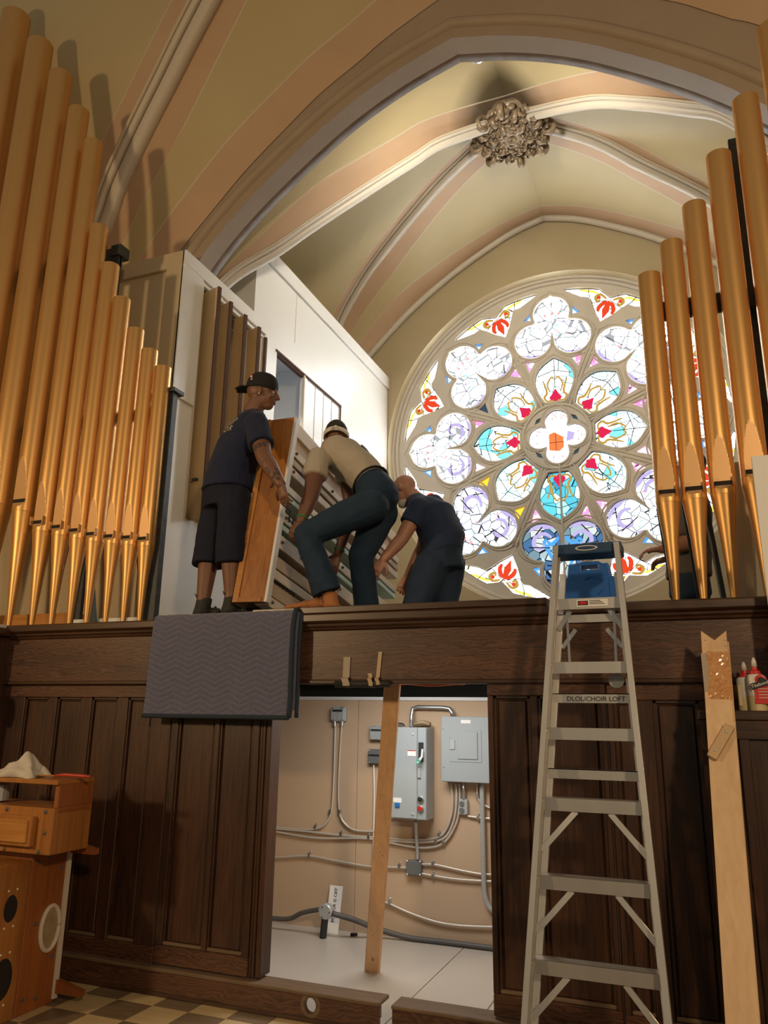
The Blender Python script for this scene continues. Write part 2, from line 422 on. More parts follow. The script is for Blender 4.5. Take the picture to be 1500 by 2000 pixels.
glass('glass_orange', [(0.82,0.20,0.06)], 1.2)
glass('glass_blue', [(0.06,0.26,0.85)], 1.6)
glass('glass_blue_pale', [(0.45,0.72,1.0)], 3.0)
glass('glass_pink', [(0.95,0.55,0.72),(0.75,0.22,0.42),(1,0.85,0.9),(0.6,0.25,0.55)], 1.9, 16.0, (0.25,0.05,0.12), 0.02)
glass('glass_dim', [(0.06,0.09,0.12)], 0.8)
glass('glass_amber', [(1.0,0.50,0.03)], 1.6)
glass('glass_mint', [(0.45,0.85,0.80)], 1.1)
mat('lead', (0.03,0.032,0.035), 0.5, metal=0.3)
# ------------------------------------------------------------------ setting
X0 = -1.55                      # axis of the chancel
YR = 5.85                       # rear wall
def struct(o, label=None): 
    o['kind'] = 'structure'
    if label: o['label'] = label
    return o
def resample(P, n):
    P = [V(p) for p in P]; L = [0]
    for a, b in zip(P[:-1], P[1:]): L.append(L[-1] + (b-a).length)
    out = []; j = 0
    for i in range(n):
        s = L[-1]*i/(n-1)
        while j < len(P)-2 and L[j+1] < s: j += 1
        t = (s-L[j])/max(1e-9, L[j+1]-L[j]); out.append(P[j].lerp(P[j+1], min(1, max(0, t))))
    return out
def web(A, B, wa, wb, n=40):
    """ruled vault web between two curves with painted bands along its edges"""
    A = resample(A, n); B = resample(B, n); mb = MB()
    cols = []
    for a, b in zip(A, B):
        L = max((b-a).length, 1e-3); ka = min(wa, .36*L); kb = min(wb, .36*L); ln = min(.02, .03*L)
        ss = [0, ka/L, (ka+ln)/L, .35, .5, .65, 1-(kb+ln)/L, 1-kb/L, 1]
        ss = sorted(ss); cols.append([a.lerp(b, s) for s in ss])
    mi = [1 if wa else 0, 2 if wa else 0, 0, 0, 0, 0, 2 if wb else 0, 1 if wb else 0]
    for j in range(8):
        mb.mi = mi[j]
        vs = []; fs = []
        for i in range(n): vs += [cols[i][j], cols[i][j+1]]
        for i in range(n-1): fs.append((2*i, 2*i+1, 2*i+3, 2*i+2))
        mb.add(vs, fs)
    return mb
WEBM = ['vault_paint', 'vault_pink', 'vault_line']
def plane_pt(p, a, b):
    n = V((-(b[1]-a[1]), b[0]-a[0], 0)); r = ray(*p); t = n.dot(V((a[0], a[1], 0))-EYE)/n.dot(r); return EYE + r*t

# --- floor of the nave: chequered vinyl tiles where the photograph shows them
fl = MB().box((-9, -9, -0.06), (6, 0.1, -0.006)).build('floor', 'grout'); struct(fl)
TS = 0.245
tile_me = {}
for i in range(-6, 9):
    for j in range(0, 6):
        x0 = -3.289 + TS*i; y1 = -0.176 + TS*(1-j)
        y1c = min(y1, 0.0)
        k = 'tile_light' if (i+j) % 2 == 0 else 'tile_dark'
        g = 0.0015
        t = MB().box((x0+g, y1-TS+g, -0.006), (x0+TS-g, y1c-g, 0.0)).build('floor_tile', k, fl)
# --- floor in the electrical closet under the loft
cf = MB().box((-4.0, 0.1, -0.06), (-0.3, 1.75, -0.02)).build('floor_closet', 'grout'); struct(cf)
cuts = [(-4.0, -1.73), (-1.725, -1.27), (-1.265, -0.3)]
for a, b in cuts: MB().box((a, -0.04, -0.02), (b, 1.72, 0.0)).build('floor_board', 'closet_floor', cf, bevel=0.002)
# --- closet walls and soffit
cw = MB().box((-4.0, 1.74, 0), (-0.3, 1.80, 1.76)).build('wall_closet', 'drywall_tan'); struct(cw)
seam = atY(698, 1500, 1.72).x
MB().box((-4.0, 1.72, 0), (seam-0.002, 1.74, 1.745)).build('wall_sheet', 'drywall_tan', cw)
MB().box((seam+0.002, 1.72, 0), (-0.3, 1.74, 1.745)).build('wall_sheet', 'drywall_tan', cw)
MB().box((-4.0, 1.705, 1.742), (-0.3, 1.75, 1.768)).build('top_strip', 'white_trim', cw)
struct(MB().box((-4.06, 0.12, 0), (-4.0, 1.8, 1.95)).build('wall_closet_left', 'drywall_tan'))
struct(MB().box((-0.80, 0.12, 0), (-0.74, 1.8, 1.95)).build('wall_closet_right', 'drywall_tan'))
cc = MB().box((-4.06, 0.1, 1.95), (-0.24, 2.6, 1.99)).build('ceiling_closet', 'soffit_black'); struct(cc)
MB().box((-4.0, 2.5, 1.76), (-0.3, 2.56, 1.95)).build('back_board', 'soffit_black', cc)
for jx in (-3.35, -2.75, -1.2): MB().box((jx, 0.2, 1.89), (jx+0.05, 2.5, 1.95)).build('joist', 'soffit_black', cc)
# --- loft deck
struct(MB().box((-6.3, 0.12, 2.0), (2.6, YR+.1, 2.06)).build('floor_loft', 'oak_mould'))

# --- oak screen below the loft
wp = thing('wall_screen', (0, 0, 0), kind='structure', label='dark oak panelled screen under the organ loft')
def xw(px, py=1420): return atY(px, py, 0).x
def panel_leaf(name, x0, x1, edges, z0, z1, ztop, zbot, y0=0.0, root=None, holder=None):
    """stiles and rails round recessed panels; edges: [(xa, xb), ...]"""
    root = root or wp
    lf = MB().box((x0, y0+0.03, z0), (x1, y0+0.05, z1)).build(name, 'oak_v', root); sub(lf, root)
    MB().box((x0, y0, ztop), (x1, y0+0.032, z1)).build('rail', 'oak_h', lf, bevel=0.004)
    MB().box((x0, y0, z0), (x1, y0+0.032, zbot)).build('rail', 'oak_h', lf, bevel=0.004)
    xs = [x0] + [v for e in edges for v in e] + [x1]
    for a, b in zip(xs[0::2], xs[1::2]):
        MB().box((a, y0, zbot), (b, y0+0.032, ztop)).build('stile', 'oak_v', lf, bevel=0.004)
    for a, b in edges:
        MB().box((a+0.022, y0+0.018, zbot+0.022), (b-0.022, y0+0.034, ztop-0.022)).build('panel', 'oak_v', lf, bevel=0.01)
        mo = MB(); w = 0.014
        mo.box((a, y0+0.012, zbot), (a+w, y0+0.034, ztop)); mo.box((b-w, y0+0.012, zbot), (b, y0+0.034, ztop)); mo.box((a, y0+0.012, ztop-w), (b, y0+0.034, ztop))
        mo.build('panel_moulding', 'oak_mould', lf)
        MB().box((a, y0+0.004, zbot), (b, y0+0.034, zbot+0.022)).build('panel_sill', 'oak_trim', lf, bevel=0.008)
    return lf
ed = [(xw(42), xw(88)), (xw(105), xw(153)), (xw(173), xw(224)), (xw(245), xw(295))]
panel_leaf('fixed_wainscot', xw(2), xw(333), ed, 0.14, 1.82, 1.715, 0.245)
panel_leaf('sliding_leaf', xw(337), xw(509), [(xw(350), xw(423)), (xw(431), xw(497))], 0.16, 1.82, 1.78, 0.26, y0=-0.012)
jm = MB(); jm.box((xw(509), 0.0, 0.16), (xw(514), 0.06, 1.82)); jm.box((xw(515), -0.006, 0.16), (xw(520), 0.09, 1.82)); jm.box((xw(521), 0.0, 0.16), (-2.455, 0.12, 1.82))
jm.build('door_jamb', 'oak_v', wp, bevel=0.004)
panel_leaf('sliding_leaf', -1.09, xw(1185), [(xw(965), xw(1037)), (xw(1052), xw(1175))], 0.16, 1.82, 1.735, 0.26, y0=-0.012)
panel_leaf('fixed_wainscot', xw(1188), xw(1460), [(xw(1200), xw(1245)), (xw(1278), xw(1368))], 0.14, 1.82, 1.715, 0.245, y0=0.0)
panel_leaf('fixed_wainscot', xw(1460), 2.6, [(xw(1460)+.1+.42*k, xw(1460)+.42+.42*k) for k in range(5)], 0.14, 1.82, 1.715, 0.245, y0=0.0)
# fascia beam, frieze moulding and cap
MB().box((-4.72, -0.022, 1.822), (2.6, 0.12, 2.14)).build('fascia', 'oak_h', wp)
MB().box((-4.72, -0.034, 1.80), (2.6, 0.02, 1.826)).build('fascia_bead', 'oak_mould', wp, bevel=0.006)
cp = MB()
prof = [(-0.022, 2.118), (-0.038, 2.124), (-0.042, 2.136), (-0.054, 2.146), (-0.056, 2.158), (-0.074, 2.168), (-0.08, 2.176), (-0.08, 2.212), (-0.07, 2.222), (0.36, 2.224), (0.36, 2.10), (0.0, 2.10)]
cp.loft([[V((x, y, z)) for y, z in prof] for x in (-4.72, 2.6)])
cp.build('cap_moulding', 'oak_mould', wp)
# baseboard with a round hole and a sawn gap
def bb_fn(u, v, d): return V((u, d, v))
hx = atY(606, 1964, -0.04); hole = [(hx.x + .034*math.cos(a*PI/8), hx.z + .038*math.sin(a*PI/8)) for a in range(16)]
xg0 = atY(740, 1955, -0.04).x; xg1 = atY(766, 1960, -0.04).x
b1 = MB().poly([[(-4.72, 0.0), (xg0, 0.0), (xg0, 0.07), (xg0+.006, 0.075), (xg0+.006, .128), (-4.72, .128)], hole], bb_fn, -0.04, -0.015)
bo = b1.build('baseboard_left', 'oak_h'); struct(bo); sub(bo, None)
MB().box((-4.72, -0.05, .128), (xg0+.006, 0.10, .150)).build('baseboard_cap', 'oak_trim', bo, bevel=0.005)
MB().box((-4.72, -0.052, 0.0), (xg0, -0.04, .022)).build('shoe_moulding', 'oak_mould', bo, bevel=0.004)
ring = MB().tube([V((hx.x + .05*math.cos(a*PI/10), -0.0405, hx.z + .052*math.sin(a*PI/10))) for a in range(21)], 0.010, 6, flat=0.12); ring.build('worn_ring', 'oak_trim', bo)
b2 = MB().box((xg1, -0.04, 0), (2.6, -0.015, .128)).build('baseboard_right', 'oak_h'); struct(b2)
MB().box((xg1-.004, -0.05, .128), (2.6, 0.10, .150)).build('baseboard_cap', 'oak_trim', b2, bevel=0.005)
# oak pier with scroll bracket at the left end of the screen
pr = MB(); pr.box((-5.5, -0.22, 0), (-4.66, 0.12, 2.14)); po = pr.build('pier_body', 'oak_v', wp, bevel=0.006)
MB().box((-5.5, -0.26, 2.14), (-4.62, 0.2, 2.20)).build('pier_cap', 'oak_mould', wp, bevel=0.01)
MB().box((-5.4, -0.20, 2.20), (-4.66, 0.1, 2.225)).build('pier_card', 'white_trim', wp)
sc = [V((-4.64 + .0, -0.27 - (.085-.0022*k)*math.cos(k*.36)*.9 + .05, 1.66 + (.10-.0026*k)*math.sin(k*.36))) for k in range(30)]
MB().tube(sc, 0.022, 8).build('scroll_bracket', 'oak_mould', wp, smooth=True)

struct(MB().box((-6.9, -9, 0), (-6.7, 1.02, 6.4)).build('wall_nave_left', 'wall_paint'))
struct(MB().box((4.4, -9, 0), (4.6, 1.02, 6.4)).build('wall_nave_right', 'wall_paint'))
# --- chancel arch wall
arch_dz = [(0, 7.45), (.5, 7.29), (.97, 7.07), (1.4, 6.79), (1.92, 6.39), (2.3, 6.03), (2.55, 5.72), (2.75, 5.38)]
half = [V((p.x, 0, p.y)) for p in bez([(d, z, 0) for d, z in arch_dz], 36)]
archL = [V((X0-p.x, 0, p.z)) for p in reversed(half)]
archR = [V((X0+p.x, 0, p.z)) for p in half]
loop = [(-11, 2.0), (archL[0].x, 2.0)] + [(p.x, p.z) for p in archL] + [(p.x, p.z) for p in archR[1:]] + [(archR[-1].x, 2.0), (7, 2.0), (7, 12.5), (-11, 12.5)]
# lift the opening a little so that the moulded ring covers its edge
loop2 = [(u, v) for u, v in loop]
wc = MB().poly([loop2], lambda u, v, d: V((u, d, v)), 1.02, 1.30).build('wall_chancel', 'rib_mauve'); struct(wc)
prof = [(.33, 1.025), (.20, 1.02), (.185, 0.985), (.15, 0.965), (.115, 0.985), (.10, 1.02), (.092, 1.045), (.082, 1.05), (.074, 1.058), (.078, 1.07), (.115, 1.09), (.12, 1.13), (.085, 1.16), (.04, 1.17), (.02, 1.19), (0.0, 1.21), (-.005, 1.30), (.1, 1.33)]
def sweep_half(pts, sgn, pf):
    n = len(pts); rings = []
    for i, p in enumerate(pts):
        t = (pts[min(i+1, n-1)] - pts[max(i-1, 0)]).normalized()
        nr = V((-t.z, 0, t.x)) * sgn
        if nr.z < 0: nr = -nr
        if abs(p.x-X0) < 1e-4: nr = V((0, 0, 1.0/max(.5, nr.z)))
        rings.append([V((p.x, y, p.z)) + nr*o for o, y in pf])
    return rings
ar = thing('trim_chancel_arch', (X0, 1.0, 5.4), kind='structure', label='moulded pointed chancel arch in cream and mauve')
for side, s in ((archL, 1), (list(reversed(archR)), 1)):
    MB().loft(sweep_half(side, s, prof[:7]), False, False).build('arch_roll', 'rib_mauve', ar, smooth=True, recalc=False)
    MB().loft(sweep_half(side, s, prof[6:10]), False, False).build('arch_fillet', 'rib_cream', ar, smooth=True, recalc=False)
    MB().loft(sweep_half(side, s, prof[9:]), False, False).build('arch_hollow', 'rib_brown', ar, smooth=True, recalc=False)

# --- rear wall with the round opening
WC = V((-1.54, 0, 5.45)); RW = 2.48; RG = 2.40
circ = [(WC.x + RW*math.cos(2*PI*i/96), WC.z + RW*math.sin(2*PI*i/96)) for i in range(96)]
wr = MB().poly([[(-5.6, 2.0), (2.4, 2.0), (2.4, 9.4), (-5.6, 9.4)], circ], lambda u, v, d: V((u, d, v)), YR, YR+.02).build('wall_rear', 'wall_paint'); struct(wr)
MB().lathe([(RW, YR), (RW-.015, YR+.10), (RW-.03, YR+.18)], (WC.x, 0, WC.z), 96, (V((1,0,0)), V((0,0,1)), V((0,1,0))), cap=False).build('window_reveal', 'reveal_cream', wr, smooth=True, recalc=False)
# chancel side walls
struct(MB().box((-5.62, 1.3, 2.0), (-5.5, YR, 8.6)).build('wall_left', 'wall_paint'))
struct(MB().box((2.35, 1.3, 2.0), (2.47, YR, 8.6)).build('wall_right', 'wall_paint'))

# --- chancel vault
BOSS = V((X0, 3.6, 8.78))
def rib_px(px, corner, ext):
    return [BOSS] + [plane_pt(p, (X0, 3.6), corner) for p in px] + [V(e) for e in ext]
LF = rib_px([(860,275),(800,312),(700,375),(600,440),(535,485)], (X0-2.75, 1.35), [(-4.05, 1.55, 5.95), (-4.3, 1.35, 5.5)])
LR = rib_px([(880,335),(800,425),(740,500),(700,560),(668,620)], (X0-3.6, YR), [(-4.95, 5.72, 7.2), (-5.2, YR, 6.3)])
RF = rib_px([(1150,195),(1250,195),(1350,205),(1425,218)], (X0+2.75, 1.35), [(.95, 1.55, 6.0), (1.2, 1.35, 5.5)])
RR = rib_px([(1150,270),(1250,320),(1380,385)], (X0+3.6, YR), [(1.35, 5.42, 7.45), (1.8, 5.7, 6.9), (2.1, YR, 6.3)])
CV = {k: bez(c, 36) for k, c in dict(LF=LF, LR=LR, RF=RF, RR=RR).items()}
rear_dz = [(0, 8.85), (.41, 8.74), (.81, 8.56), (1.46, 8.19), (2.13, 7.7), (2.73, 7.13), (3.25, 6.6), (3.6, 6.2)]
front_dz = [(0, 8.8), (.5, 8.58), (1.0, 8.2), (1.5, 7.7), (2.0, 7.1), (2.4, 6.45), (2.75, 5.5)]
def wall_curve(dz, s, y): return bez([(X0+s*d, y, z) for d, z in dz], 36)
side_apex = {-1: V((-5.5, 3.6, 8.15)), 1: V((2.35, 3.6, 8.15))}
cl = thing('ceiling_chancel', (X0, 3.6, 8.78), kind='structure', label='ribbed plaster vault over the organ loft')
for s, F, Rr in ((-1, 'LF', 'LR'), (1, 'RF', 'RR')):
    fw = wall_curve(front_dz, s, 1.33); rw = wall_curve(rear_dz, s, YR)
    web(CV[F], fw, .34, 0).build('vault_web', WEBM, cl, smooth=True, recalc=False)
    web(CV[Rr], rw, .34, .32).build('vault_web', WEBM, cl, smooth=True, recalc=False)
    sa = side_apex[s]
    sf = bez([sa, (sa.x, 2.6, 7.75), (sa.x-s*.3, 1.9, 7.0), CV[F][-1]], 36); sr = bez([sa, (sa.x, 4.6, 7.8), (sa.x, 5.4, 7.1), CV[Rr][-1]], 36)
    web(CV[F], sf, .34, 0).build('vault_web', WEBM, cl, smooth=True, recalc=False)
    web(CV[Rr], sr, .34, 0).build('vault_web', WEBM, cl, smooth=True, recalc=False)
def rib(name, pts, label, k=1.0):
    r = thing(name, pts[-1], kind='structure', label=label)
    pts = resample(pts, 48); c = [V(p) for p in pts]
    dn = []
    for i, p in enumerate(c):
        t = (c[min(i+1, 47)]-c[max(i-1, 0)]).normalized(); sd = t.cross(V((0,0,1)))
        sd = sd.normalized() if sd.length > 1e-3 else V((1,0,0)); n = sd.cross(t).normalized()
        if n.z > 0: n = -n
        dn.append((sd, n))
    def off(a, b): return [p + sd*a + n*b for p, (sd, n) in zip(c, dn)]
    MB().tube(off(0, .05*k), .052*k, 10).build('rib_roll', 'rib_cream', r, smooth=True)
    for s in (-1, 1):
        MB().tube(off(s*.068*k, .018*k), .024*k, 8).build('rib_fillet', 'rib_cream', r, smooth=True)
        MB().tube(off(s*.10*k, .004*k), .012*k, 6).build('rib_edge', 'vault_line', r, smooth=True)
    return r
for i, k in enumerate(('LF', 'LR', 'RF', 'RR')): rib('trim_%d' % (i+1), CV[k], 'cream plaster vault rib running up to the boss')
for s in (-1, 1):
    pts = [p + V((0, -.05, -.03)) for p in wall_curve(rear_dz, s, YR)]
    o = MB().tube(resample(pts, 40), .05, 8).build('trim_%d' % (6 if s > 0 else 5), 'rib_cream', smooth=True); struct(o, 'cream moulding along the rear wall arch')

# --- crossing vault over the nave, in front of the chancel arch
pa, pb = (-5.0, 0.84), (X0, -0.25)
nr = [plane_pt(p, pa, pb) for p in [(400,10),(330,150),(270,270),(225,370),(200,440)]]
NAVE_BOSS = V((X0, -0.2, 10.3))
ribL = bez([NAVE_BOSS, (-2.6, .15, 9.6)] + nr + [(-5.55, .96, 5.9), (-5.6, .98, 5.0)], 48)
ribR = [V((2*X0-p.x, p.y, p.z)) for p in ribL]
edgeL = bez([(X0-d, 1.01, z) for d, z in [(0, 7.97), (.39, 7.79), (.67, 7.65), (.9, 7.50), (1.28, 7.28), (1.62, 7.01), (2.05, 6.65), (2.42, 6.27), (2.70, 5.97), (3.1, 5.45), (3.4, 5.0)]], 48)
edgeR = bez([(X0+d, 1.01, z) for d, z in [(0, 7.97), (.6, 7.78), (1.2, 7.50), (1.8, 7.13), (2.05, 6.93), (2.25, 6.76), (2.45, 6.60), (3.0, 5.8), (3.4, 5.0)]], 48)
cn = thing('ceiling_nave', (X0, -0.2, 10.3), kind='structure', label='olive and rose painted crossing vault above the pipes')
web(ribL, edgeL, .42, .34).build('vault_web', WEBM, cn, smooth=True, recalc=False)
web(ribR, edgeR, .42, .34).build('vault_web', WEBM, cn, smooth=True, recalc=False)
for rb, s in ((ribL, -1), (ribR, 1)):
    web(rb, [p + V((s*5.5, 0.0, 0)) for p in rb], .5, 0).build('vault_web', WEBM, cn, smooth=True, recalc=False)
    back = [V((p.x, -0.4-(p.y+.2)*1.0, p.z)) for p in rb]
    web(rb, [V((p.x*.0+X0+s*(abs(p.x-X0)), -6.0, p.z+.2)) for p in rb], .0, 0) if False else None
rib('trim_7', ribL, 'broad mauve and cream nave rib above the left pipes', 1.5)
rib('trim_8', ribR, 'broad mauve and cream nave rib above the right pipes', 1.5)

# --- rose window
RO = thing('window_1', (WC.x, 6.1, WC.z), kind='structure', label='round rose window with eight petals and trefoils of stained glass')
def wfn(u, v, d): return V((WC.x + u*RG, d, WC.z + v*RG))
def rot(pts, k, n=8):
    a = -2*PI*k/n; c, s = math.cos(a), math.sin(a)
    return [(x*c - y*s, x*s + y*c) for x, y in pts]
def smooth2(pts, n): return [(p.x, p.y) for p in bez([(x, y, 0) for x, y in pts], n)]
def star_union(circs, c, n=72, tip=None):
    out = []
    for i in range(n):
        a = 2*PI*i/n + PI/2; dx, dy = math.cos(a), math.sin(a); best = 0
        for (x, y, r) in circs:
            ex, ey = x-c[0], y-c[1]; b = ex*dx+ey*dy; disc = b*b-(ex*ex+ey*ey-r*r)
            if disc >= 0: best = max(best, b+math.sqrt(disc))
        if tip and i == 0: best += tip
        out.append((c[0]+dx*best, c[1]+dy*best))
    return out
pl = smooth2([(-.058, .215), (-.098, .28), (-.118, .36), (-.100, .43), (-.055, .475), (0, .508)], 15)
PETAL = pl + [(-x, y) for x, y in reversed(pl[:-1])]
TREF = star_union([(0, .795, .112), (.115, .628, .114), (-.115, .628, .114)], (0, .69), 72, .012)
PINK = [(.108, .492), (.172, .512), (.146, .425)]
BLUE = [(.120, .838), (.172, .775), (.113, .772)]
def pol(a, r): a = math.radians(a); return (r*math.sin(a), r*math.cos(a))
sl = [pol(-18.0, .948), pol(-14, .915), pol(-10.5, .893), pol(-7.6, .892), pol(-6.2, .862), pol(-3.6, .80), pol(0, .745)]
SPAN = sl + [(-x, y) for x, y in reversed(sl[:-1])] + [pol(a, .958 - (.0 if abs(a) > 5 else (5-abs(a))*.009)) for a in (17, 13, 9, 5, 2.5, 0, -2.5, -5, -9, -13, -17)]
QUAT = star_union([(0, .098, .072), (.098, 0, .072), (0, -.098, .072), (-.098, 0, .072)], (0, 0), 64)
SMALL = [(.098, .098), (.128, .085), (.116, .116), (.085, .128)]
loops = [[(math.cos(2*PI*i/120)*1.03, math.sin(2*PI*i/120)*1.03) for i in range(120)]]
panes = []
for k in range(8):
    panes += [('petal', k, rot(PETAL, k)), ('trefoil', k, rot(TREF, k)), ('spandrel', k, rot(SPAN, k+.5))]
    for sgn in (1, -1):
        panes.append(('pink', k, rot([(x*sgn, y) for x, y in PINK], k))); panes.append(('blue', k, rot([(x*sgn, y) for x, y in BLUE], k)))
panes.append(('quatrefoil', 0, QUAT))
for k in range(4): panes.append(('small', k, rot(SMALL, k, 4)))
tr = MB().poly(loops + [p[2] for p in panes], wfn, 6.03, 6.14)
tr.build('tracery', 'stone_cream', RO)
# moulded rings and spokes standing proud of the tracery plate
def ring_at(r, w, y, name='tracery_ring', m='stone_cream'):
    MB().tube([wfn(r*math.cos(2*PI*i/96), r*math.sin(2*PI*i/96), y) for i in range(97)], w, 8, cap=False).build(name, m, RO, smooth=True)
ring_at(1.0, .035, 6.03); ring_at(1.022, .03, 6.0); ring_at(.198, .022, 6.025)
def rim(lp, w, y, m='stone_cream'):
    pts = [wfn(u, v, y) for u, v in lp]; pts.append(pts[0])
    MB().tube(pts, w, 6, cap=False).build('tracery_rim', m, RO, smooth=True)
for kind, k, lp in panes:
    if kind in ('petal', 'trefoil', 'quatrefoil'):
        cx_ = sum(p[0] for p in lp)/len(lp); cy_ = sum(p[1] for p in lp)/len(lp)
        rim([(cx_+(x-cx_)*1.02, cy_+(y-cy_)*1.02) for x, y in lp], .020, 6.03); rim([(cx_+(x-cx_)*1.13, cy_+(y-cy_)*1.13) for x, y in lp], .013, 6.028)
for k in range(8):
    a = math.radians(22.5+45*k); d = V((math.sin(a), math.cos(a)))
    for o in (-.011, .011):
        MB().tube([wfn(d.x*r + o*d.y, d.y*r - o*d.x, 6.028) for r in (.20, .45, .70)], .016, 6).build('spoke', 'stone_cream', RO, smooth=True)
# panes with their coloured pieces
def piece(pts, m, parent, y=6.088, name='glass_piece'):
    MB().poly([pts], wfn, y-.004, y+.004).build(name, m, parent)
def ribbon(pts, w, m, parent, k, y=6.086, off=0):
    P = smooth2(pts, 20); L = []; R = []
    for i, p in enumerate(P):
        q0 = P[max(i-1, 0)]; q1 = P[min(i+1, len(P)-1)]; dx, dy = q1[0]-q0[0], q1[1]-q0[1]; l = math.hypot(dx, dy) or 1
        ww = w*(.35+.65*math.sin(PI*(.12+.8*i/(len(P)-1))))
        L.append((p[0]-dy/l*ww, p[1]+dx/l*ww)); R.append((p[0]+dy/l*ww, p[1]-dx/l*ww))
    piece(rot(L+list(reversed(R)), k+off), m, parent, y)
LILY = [(0, .222), (.012, .232), (.030, .240), (.037, .258), (.026, .268), (.016, .284), (0, .312), (-.016, .284), (-.026, .268), (-.037, .258), (-.030, .240), (-.012, .232)]
def lead(pts, parent, w=.006, y=6.083):
    MB().tube([wfn(u, v, y) for u, v in pts], w, 5).build('lead_line', 'lead', parent)
for kind, k, lp in panes:
    cx_ = sum(p[0] for p in lp)/len(lp); cy_ = sum(p[1] for p in lp)/len(lp)
    if kind == 'petal': m = 'glass_petal_teal' if k == 4 else 'glass_petal'
    elif kind == 'trefoil': m = {4: 'glass_trefoil_dark', 3: 'glass_trefoil_low', 5: 'glass_trefoil_low'}.get(k, 'glass_white')
    elif kind == 'spandrel': m = 'glass_spandrel'
    elif kind == 'quatrefoil': m = 'glass_quatrefoil'
    elif kind == 'blue': m = 'glass_blue'
    elif kind == 'small': m = 'glass_dim'
    else: m = 'glass_pink'
    if kind == 'pink' and k == 5 and lp[0][0] < lp[2][0]-.01 and lp[0][1] < -.2: m = 'glass_amber'
    if kind == 'pink' and k == 7 and lp[0][1] < .42: m = 'glass_dim'
    big = [(cx_+(x-cx_)*1.04, cy_+(y-cy_)*1.04) for x, y in lp]
    g = MB().poly([big], wfn, 6.092, 6.10).build('pane', m, RO); sub(g, RO)
    if kind == 'petal':
        piece(rot(LILY, k), 'glass_red', g)
        for s in (-1, 1):
            ribbon([(s*.012, .235), (s*.05, .235), (s*.066, .262), (s*.05, .285), (s*.058, .33), (s*.072, .37)], .0065, 'glass_gold', g, k)
            ribbon([(s*.03, .29), (s*.045, .34), (s*.02, .385), (s*.004, .37)], .005, 'glass_gold', g, k)
        lead(rot([(0, .315), (0, .50)], k), g); lead(rot([(-.1, .40), (0, .43), (.1, .40)], k), g)
        lead([(cx_+(x-cx_)*.985, cy_+(y-cy_)*.985) for x, y in lp+lp[:1]], g, .007)
    elif kind == 'trefoil':
        for s in (-1, 1):
            cr = [(s*.03, .545), (s*.07, .522), (s*.12, .518), (s*.165, .532), (s*.20, .565), (s*.17, .553), (s*.13, .543), (s*.08, .548)]
            piece(rot(cr, k), 'glass_lilac', g)
            if k in (3, 4, 5, 6):
                ribbon([(s*.06, .60), (s*.10, .575), (s*.15, .59), (s*.16, .64), (s*.125, .665), (s*.10, .64)], .012, 'glass_lilac', g, k)
        for q in (-1, 0, 1):
            c = (q*.042, .80+(.006 if q == 0 else 0)); d = .012
            piece(rot([(c[0]-d, c[1]), (c[0], c[1]-d*1.2), (c[0]+d, c[1]), (c[0], c[1]+d*1.2)], k), 'glass_rose', g)
        piece(rot([(-.022, .55), (0, .532), (.022, .55), (.016, .58), (0, .595), (-.016, .58)], k), 'glass_orange' if k in (1, 5) else 'glass_gold_pale', g)
        rnd = random.Random(40+k)
        for q in range(9):
            a = rnd.uniform(0, 2*PI); rr = rnd.uniform(.02, .15); c = (rr*math.cos(a), .68+rr*.85*math.sin(a)); d = rnd.uniform(.009, .016); w_ = rnd.uniform(0, PI)
            piece(rot([(c[0]+d*math.cos(w_+t*2.1)*(1+.6*(t % 2)), c[1]+d*math.sin(w_+t*2.1)) for t in range(3)], k), ('glass_mint', 'glass_rose', 'glass_mint', 'glass_lilac')[q % 4], g)
        for (p, q) in (((-.20, .64), (-.08, .655)), ((.07, .66), (.19, .65)), ((-.09, .76), (-.03, .765)), ((.03, .77), (.09, .76)), ((0, .84), (0, .905)), ((-.15, .58), (-.11, .535)), ((.15, .58), (.11, .535))): lead(rot([p, q], k), g, .009)
        if k == 4:
            for s in (-1, 1): ribbon([(s*.02, .60), (s*.06, .64), (s*.10, .62), (s*.07, .70), (s*.03, .78)], .012, 'glass_blue', g, k)
        lead([(cx_+(x-cx_)*.985, cy_+(y-cy_)*.985) for x, y in lp+lp[:1]], g, .005)
    elif kind == 'spandrel':
        kk = k+.5
        piece(rot([(0, .775), (.022, .83), (.012, .885), (0, .90), (-.012, .885), (-.022, .83)], kk), 'glass_scarlet', g)
        for s in (-1, 1):
            ribbon([(s*.006, .885), (s*.03, .87), (s*.045, .84), (s*.04, .815)], .013, 'glass_scarlet', g, kk)
            ribbon([(s*.02, .905), (s*.06, .925), (s*.085, .905), (s*.07, .88), (s*.05, .892)], .009, 'glass_gold', g, kk)
            ribbon([(s*.08, .93), (s*.12, .935), (s*.155, .93), (s*.19, .935)], .008, 'glass_gold_pale', g, kk)
            c = (s*.065, .903); piece(rot([(c[0]+.012*math.cos(a*PI/4), c[1]+.012*math.sin(a*PI/4)) for a in range(8)], kk), 'glass_scarlet', g, 6.080)
            lead(rot([(s*.004, .90), (s*.09, .86), (s*.13, .91), (s*.15, .955)], kk), g)
        lead([(cx_+(x-cx_)*.985, cy_+(y-cy_)*.985) for x, y in lp+lp[:1]], g, .006)
    elif kind == 'quatrefoil':
        piece([(-.05, -.075), (.01, -.085), (.035, -.06), (.035, .0), (-.02, .035), (-.05, .02)], 'glass_orange', g)
        piece([(.05, -.03), (.09, -.02), (.10, .02), (.06, .035)], 'glass_lilac', g)
        lead([(-.05, -.03), (.035, -.03)], g, .004); lead([(-.01, -.08), (-.01, .03)], g, .004)
        lead([(x*.985, y*.985) for x, y in lp+lp[:1]], g, .006)
